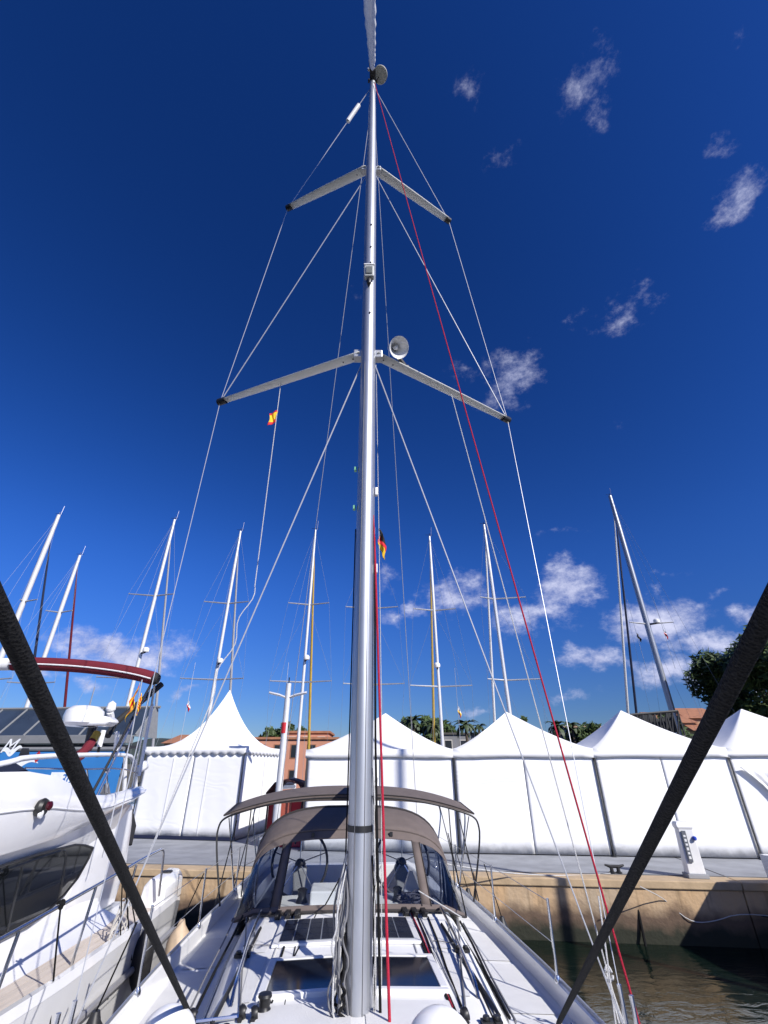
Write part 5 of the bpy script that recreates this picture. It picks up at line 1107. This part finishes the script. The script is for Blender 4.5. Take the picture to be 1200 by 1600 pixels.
# rails of the side deck
def mrail(pxs, X0):
    out = []
    for (x, y) in pxs: out.append(UP(x, y, MF(Vector((X0, 0, 0))), nrm))
    return out
tr = mrail([(-260, 1600), (-60, 1500), (0, 1468), (95, 1415), (180, 1367), (250, 1327), (256, 1328), (255, 1345), (248, 1400)], 1.93)
mb = MB(); mb.tube(smoothpts(tr, 1), .0165, 10); mb.build('side_rail', steel, my)
mr_ = mrail([(-60, 1600), (0, 1560), (95, 1486), (180, 1422), (252, 1362)], 1.93)
for (a, b) in (((30, 1455), (10, 1612)), ((150, 1386), (122, 1524)), ((213, 1352), (197, 1470)), ((-70, 1505), (-100, 1680))):
    pa = UP(*a, MF(Vector((1.93, 0, 0))), nrm); pb = Vector((pa.x, pa.y, pa.z - .66)) - nn * .06
    mb = MB(); mb.tube([pa, pb], .0145, 8); mb.lathe([(.035, 0), (.035, .015), (.02, .04)], pb, 10); mb.build('rail_post', steel, my)
for (x, y) in ((95, 1414), (196, 1360)):
    pa = UP(x, y, MF(Vector((1.93, 0, 0))), nrm); mb = MB(); mb.tube([pa + Vector((.025 * math.cos(t), 0.03 * math.sin(t * .6), .03 * math.sin(t))) for t in [k * .6 for k in range(16)]], .012, 6); tag(mb.build('rope_hitch', blackr), 'black rope hitch tied on the motor yacht side rail ' + ('nearer the window' if x < 100 else 'near its aft end'), 'rope')
# fender lines tied to the rail
for (a, b, r, m_, lb) in (((95, 1414), (78, 1600), .009, blackr, 'black line hanging from the left side rail hitch down to the deck edge'), ((196, 1362), (205, 1500), .010, blackr, 'black line hanging straight from the aft rail hitch'),
                      ((192, 1362), (188, 1480), .008, blackr, 'shorter black line beside the aft rail hitch'), ((199, 1362), (222, 1500), .008, blackr, 'black line slanting aft from the rail hitch'), ((182, 1470), (170, 1560), .012, alud, 'grey boat hook standing by the left hull edge')):
    pa = UP(*a, MF(Vector((1.95, 0, 0))), nrm); pb = UP(*b, MF(Vector((2.04, 0, 0))), nrm); rope(sag(pa, pb, .02, 6), r, m_, lb, n=6)
co = UP(190, 1430, MF(Vector((1.96, 0, 0))), nrm); mb = MB()
mb.tube([co + Vector((.02 * math.sin(t * 3.1), .16 * math.cos(t + .2 * math.sin(t * .7)), .17 * math.sin(t) - .01 * t)) for t in [k * .35 for k in range(70)]], .008, 6); tag(mb.build('coiled_rope', mat('dirty_white_rope', (.45, .43, .4), .85)), 'tangled white rope coil hung on the motor yacht rail', 'rope')
fp_ = UP(222, 1500, MF(Vector((2.14, 0, 0))), nrm); fender(fp_, .12, .55, rubber, 'black fender tied under the aft end of the left side rail')
# flybridge fittings: white rail, seat cover, radar, antennas
PM = lambda x, y, X0: UP(x, y, MF(Vector((X0, 0, 0))), nrm)
mb = MB(); mb.tube(smoothpts([PM(-120, 1215, 1.2), PM(15, 1192, 1.2), PM(40, 1182, 1.2), PM(190, 1178, 1.2), PM(212, 1184, 1.2), PM(212, 1238, 1.2)], 2), .028, 10); mb.tube([PM(196, 1182, 1.2), PM(194, 1240, 1.2)], .03, 8); mb.build('fly_rail', gel, my)
mb = MB(); mb.tube(smoothpts([PM(40, 1200, 1.3), PM(130, 1202, 1.3), PM(188, 1200, 1.3), PM(215, 1208, 1.3)], 1), .010, 6)
mb.tube([PM(140, 1240, 1.3), PM(136, 1202, 1.3)], .01, 6); mb.build('grab_rail', steel, my)
a = PM(-60, 1210, 1.05); b = PM(62, 1210, 1.05)
mb = MB(); 
mb.loft([[a.lerp(b, t) + Vector((0, 0, hh2_)) + (-nn) * dd for dd, hh2_ in ((0, -.25), (0, .0 + h_), (.25, .03 + h_), (.5, 0 + h_), (.5, -.25))] for t, h_ in ((-.6, .08), (.2, .12), (.6, .10), (.85, .02), (1, -.14))]); mb.build('seat_cover', navy, my, angle=60)
mb = MB(); mb.tube([PM(214, 1204, 1.25), PM(226, 1196, 1.25)], [.05, .075], 12); mb.build('deck_speaker', gel, my)
mb = MB(); mb.tube([PM(168, 1238, 1.2), PM(167, 1206, 1.2)], .012, 6); mb.lathe([(.02, 0), (.035, .02), (.02, .05), (.001, .06)], PM(167, 1208, 1.2), 10); mb.build('throttle_lever', steel, my)
mb = MB(); mb.loft([[PM(x, y, X0) for x, y in ((155, 1242), (163, 1224), (170, 1222), (173, 1242))] for X0 in (.9, 1.15)]); mb.build('helm_console', mat('console_grey', (.2, .2, .2), .6), my, smooth=False, bevel=.02)
# radar on its post
rc = PM(131, 1120, .9)
rad = None
mb = MB(); mb.lathe([(.05, -.12), (.19, -.12), (.24, -.08), (.25, 0), (.24, .07), (.17, .13), (.001, .15)], rc, 28); rad = mb.build('radar_dome', gel, my, label='white radar dome above the flybridge')
mb = MB(); mb.loft([[rc + Vector((x, y, z)) for x, z in ((-.05, -.12), (.38, -.12), (.46, -.06), (.38, .0), (.1, .0))] for y in (-.14, .14)]); mb.build('radar_bracket', gel, rad, bevel=.03)
mb = MB(); mb.tube([PM(142, 1135, .9), PM(133, 1175, .9)], .035, 8); mb.tube([PM(150, 1135, .95), PM(138, 1160, .95)], .03, 8); mb.build('radar_post', mat('dark_tube', (.05, .05, .055), .4), rad)
mb = MB(); mb.lathe([(.05, 0), (.07, .03), (.06, .12), (.001, .16)], PM(172, 1112, .9), 14); mb.tube([PM(172, 1112, .9), PM(174, 1122, .9)], .05, 8); mb.build('satellite_dome', gel, my)
for (x0_, y0_, x1_, y1_) in ((162, 1141, 155, 1167), (183, 1144, 181, 1172)):
    mb = MB(); mb.tube([PM(x0_, y0_, 1.0), PM(x1_, y1_, 1.0)], .035, 10); mb.build('antenna_base', gel, my)
    mb = MB(); mb.tube([PM(x1_, y1_, 1.0), PM(x1_ - 3, y1_ + 16, 1.0)], .02, 8); mb.build('antenna_foot', blackp, my)
mb = MB(); mb.loft([[PM(x, y, X0) for x, y in ((34, 1169), (46, 1169), (46, 1180), (30, 1192), (26, 1188))] for X0 in (.85, 1.0)]); mb.build('horn', blackp, my, smooth=False, bevel=.01)
# sun awning rolled on its frame
AX = 1.30
ea = PM(240, 1050, AX)
yb_ = inv(MF, ea).y
def AW(px, py): return U(px, py, Y=0) if False else UP(px, py, MF(Vector((0, yb_, 0))), MF(Vector((0, -1, 0))) - MF(Vector((0, 0, 0))))
ap = [AW(x, y) for x, y in ((-330, 1052), (-120, 1042), (0, 1038), (60, 1037), (120, 1040), (175, 1046), (215, 1053), (240, 1060))]
mb = MB(); mb.tube(smoothpts([ap[2].lerp(ap[3], .35)] + ap[3:], 2), [.105] * 20 + [.10, .09] if False else .105, 14); aw = tag(mb.build('rolled_awning', burg, angle=60), 'rolled burgundy awning with white piping above the motor yacht', 'awning')
awr = aw
mb = MB(); mb.tube(smoothpts([ap[0], ap[1], ap[2], ap[2].lerp(ap[3], .3)], 1), .10, 12); mb.build('white_end', vinylw, aw)
mb = MB(); mb.tube(smoothpts([p + Vector((0, -.105, -.02)) for p in [ap[2].lerp(ap[3], .35)] + ap[3:]], 2), .012, 6); mb.build('piping', sailw, aw)
mb = MB(); mb.lathe([(.09, 0), (.1, .03), (.07, .09), (.001, .1)], ap[-1] + Vector((.0, 0, 0)), 14, (ap[-1] - ap[-2])); mb.build('end_cap', blackf, aw)
EE = ap[-1] + Vector((-.02, 0, -.08))
for (x, y, X0, m_, r) in ((142, 1243, 1.3, blackp, .018), (150, 1246, 1.3, steel, .014), (205, 1240, 1.3, steel, .016)):
    mb = MB(); mb.tube([EE, PM(x, y, X0)], r, 8); mb.build('awning_strut', m_, my)
mb = MB(); mb.tube([PM(238, 1100, 1.32), PM(217, 1212, 1.32)], .028, 8); mb.build('antenna_pole', gel, my)
mb = MB(); mb.tube([PM(243, 1058, 1.34), PM(237, 1102, 1.32)], .018, 8); mb.build('antenna_ferrule', alud, my)
mb = MB(); mb.tube([EE + Vector((0, .4, .05)), PM(180, 1130, .9), PM(168, 1150, .9)], .05, 8); mb.build('dark_strap', blackf, my)
# flags in the rigging of the motor yacht
f1 = PM(218, 1066, 1.36)
flag('catalan_flag', 'red and yellow striped flag tied under the end of the rolled awning', f1, .34, .30, ca, seed=3, droop=.75, dirx=-.6)
flag('catalan_flag', 'smaller red and yellow striped pennant hanging just right of the first striped flag', PM(220, 1082, 1.4), .2, .22, ca, seed=8, droop=.55, dirx=.5)
f2 = PM(147, 1152, 1.05)
o = MB(); q = [PM(148, 1150, 1.05), PM(140, 1165, 1.05), PM(128, 1176, 1.05), PM(117, 1192, 1.05)]; o.tube(smoothpts(q, 1), [.02, .05, .06, .065, .05, .07, .04, .02][:len(smoothpts(q, 1))], 8)
tag(o.build('furled_flag', burg), 'dark red and yellow flag furled on its staff below the radar dome', 'flag')
mb = MB(); mb.tube([PM(152, 1146, 1.06), PM(145, 1157, 1.06)], .055, 8); tag(mb.build('flag_tie', yell), 'yellow end of the furled flag below the radar dome', 'flag')
rope([PM(222, 1062, 1.4), PM(205, 1150, 1.4), PM(183, 1243, 1.45), PM(160, 1340, 1.5)], .009, wire, 'pale thin line from the awning end down past the flybridge', n=5)
# small courtesy flags far off
def small_flag(px, py, Y, bands, label, s=.45):
    p = U(px, py, Y=Y); flag('signal_flag', label, p, s, s * .9, bands, seed=int(px), droop=.6)
    rope([p + Vector((0, 0, 2.2)), p + Vector((0, 0, -2.5))], .012, wire, 'halyard of the ' + label, n=4, name='flag_halyard')
small_flag(294, 1094, 29.5, (('flag_white', WH, 0, .5), ('flag_red', RD, .5, 1.01)), 'small red and white flag in the sky left of the pointed tent')
small_flag(715, 1103, 29.5, (('flag_white', WH, 0, .4), ('flag_yellow', YL, .4, .8), ('flag_red', RD, .8, 1.01)), 'small yellow and white flag above the dip between two tent roofs')
small_flag(994, 988, 29.7, (('flag_black', BK, 0, 1.01),), 'small dark flag left of the grey mast under its spreader')
small_flag(1036, 983, 29.7, (('flag_white', WH, 0, .4), ('flag_red', RD, .4, 1.01)), 'small red and white flag right of the grey mast under its spreader')
small_flag(444, 1108, 24, (('flag_red', RD, 0, .5), ('flag_white', WH, .5, 1.01)), 'small red flag beside the white lamp post top')

# ================================================================== NEIGHBOUR YACHT ON THE RIGHT (beyond the frame; it shades the quay wall and water)
NF = frame(10.85, 7.6, R(3))
nb = empty('sailing_yacht', NF((0, 0, 0)), 'white neighbouring yacht berthed to the right, just out of the picture', 'sailing yacht')
mb = MB(NF); mb.loft([[(b * s, y, z_) for s, z_ in ((1, z), (.98, .7), (.9, .1), (0, -.4), (-.9, .1), (-.98, .7), (-1, z))] for y, b, z in ((-6, .1, 1.9), (-3, 1.5, 1.8), (0, 2, 1.75), (3, 2.05, 1.7), (5.3, 1.95, 1.7))]); mb.build('hull', gel, nb)
mb = MB(NF); mb.loft([[(x * k, y, z) for x, z in ((-1.4, 1.4), (-1.25, 1.4 + h), (1.25, 1.4 + h), (1.4, 1.4))] for y, k, h in ((-2.5, .5, .1), (-1, .9, .8), (1.6, 1.1, 1.25), (4.1, 1.1, 1.25))]); mb.build('coachroof', gel, nb, bevel=.03)
mb = MB(NF); mb.tube([(0, -.8, 1.4), (0, -.8, 17)], [.1, .08], 12); mb.build('mast', alu, nb)
mb = MB(NF); mb.tube([(0, -.6, 2.9), (0, 3.8, 2.95)], .1, 8); mb.build('boom', alu, nb)
mb = MB(NF); mb.tube([(0, -.5, 3.15), (0, 3.6, 3.1)], [.22, .14], 10); mb.build('sail_cover', navy, nb)
# our own anchor line etc. are out of the picture
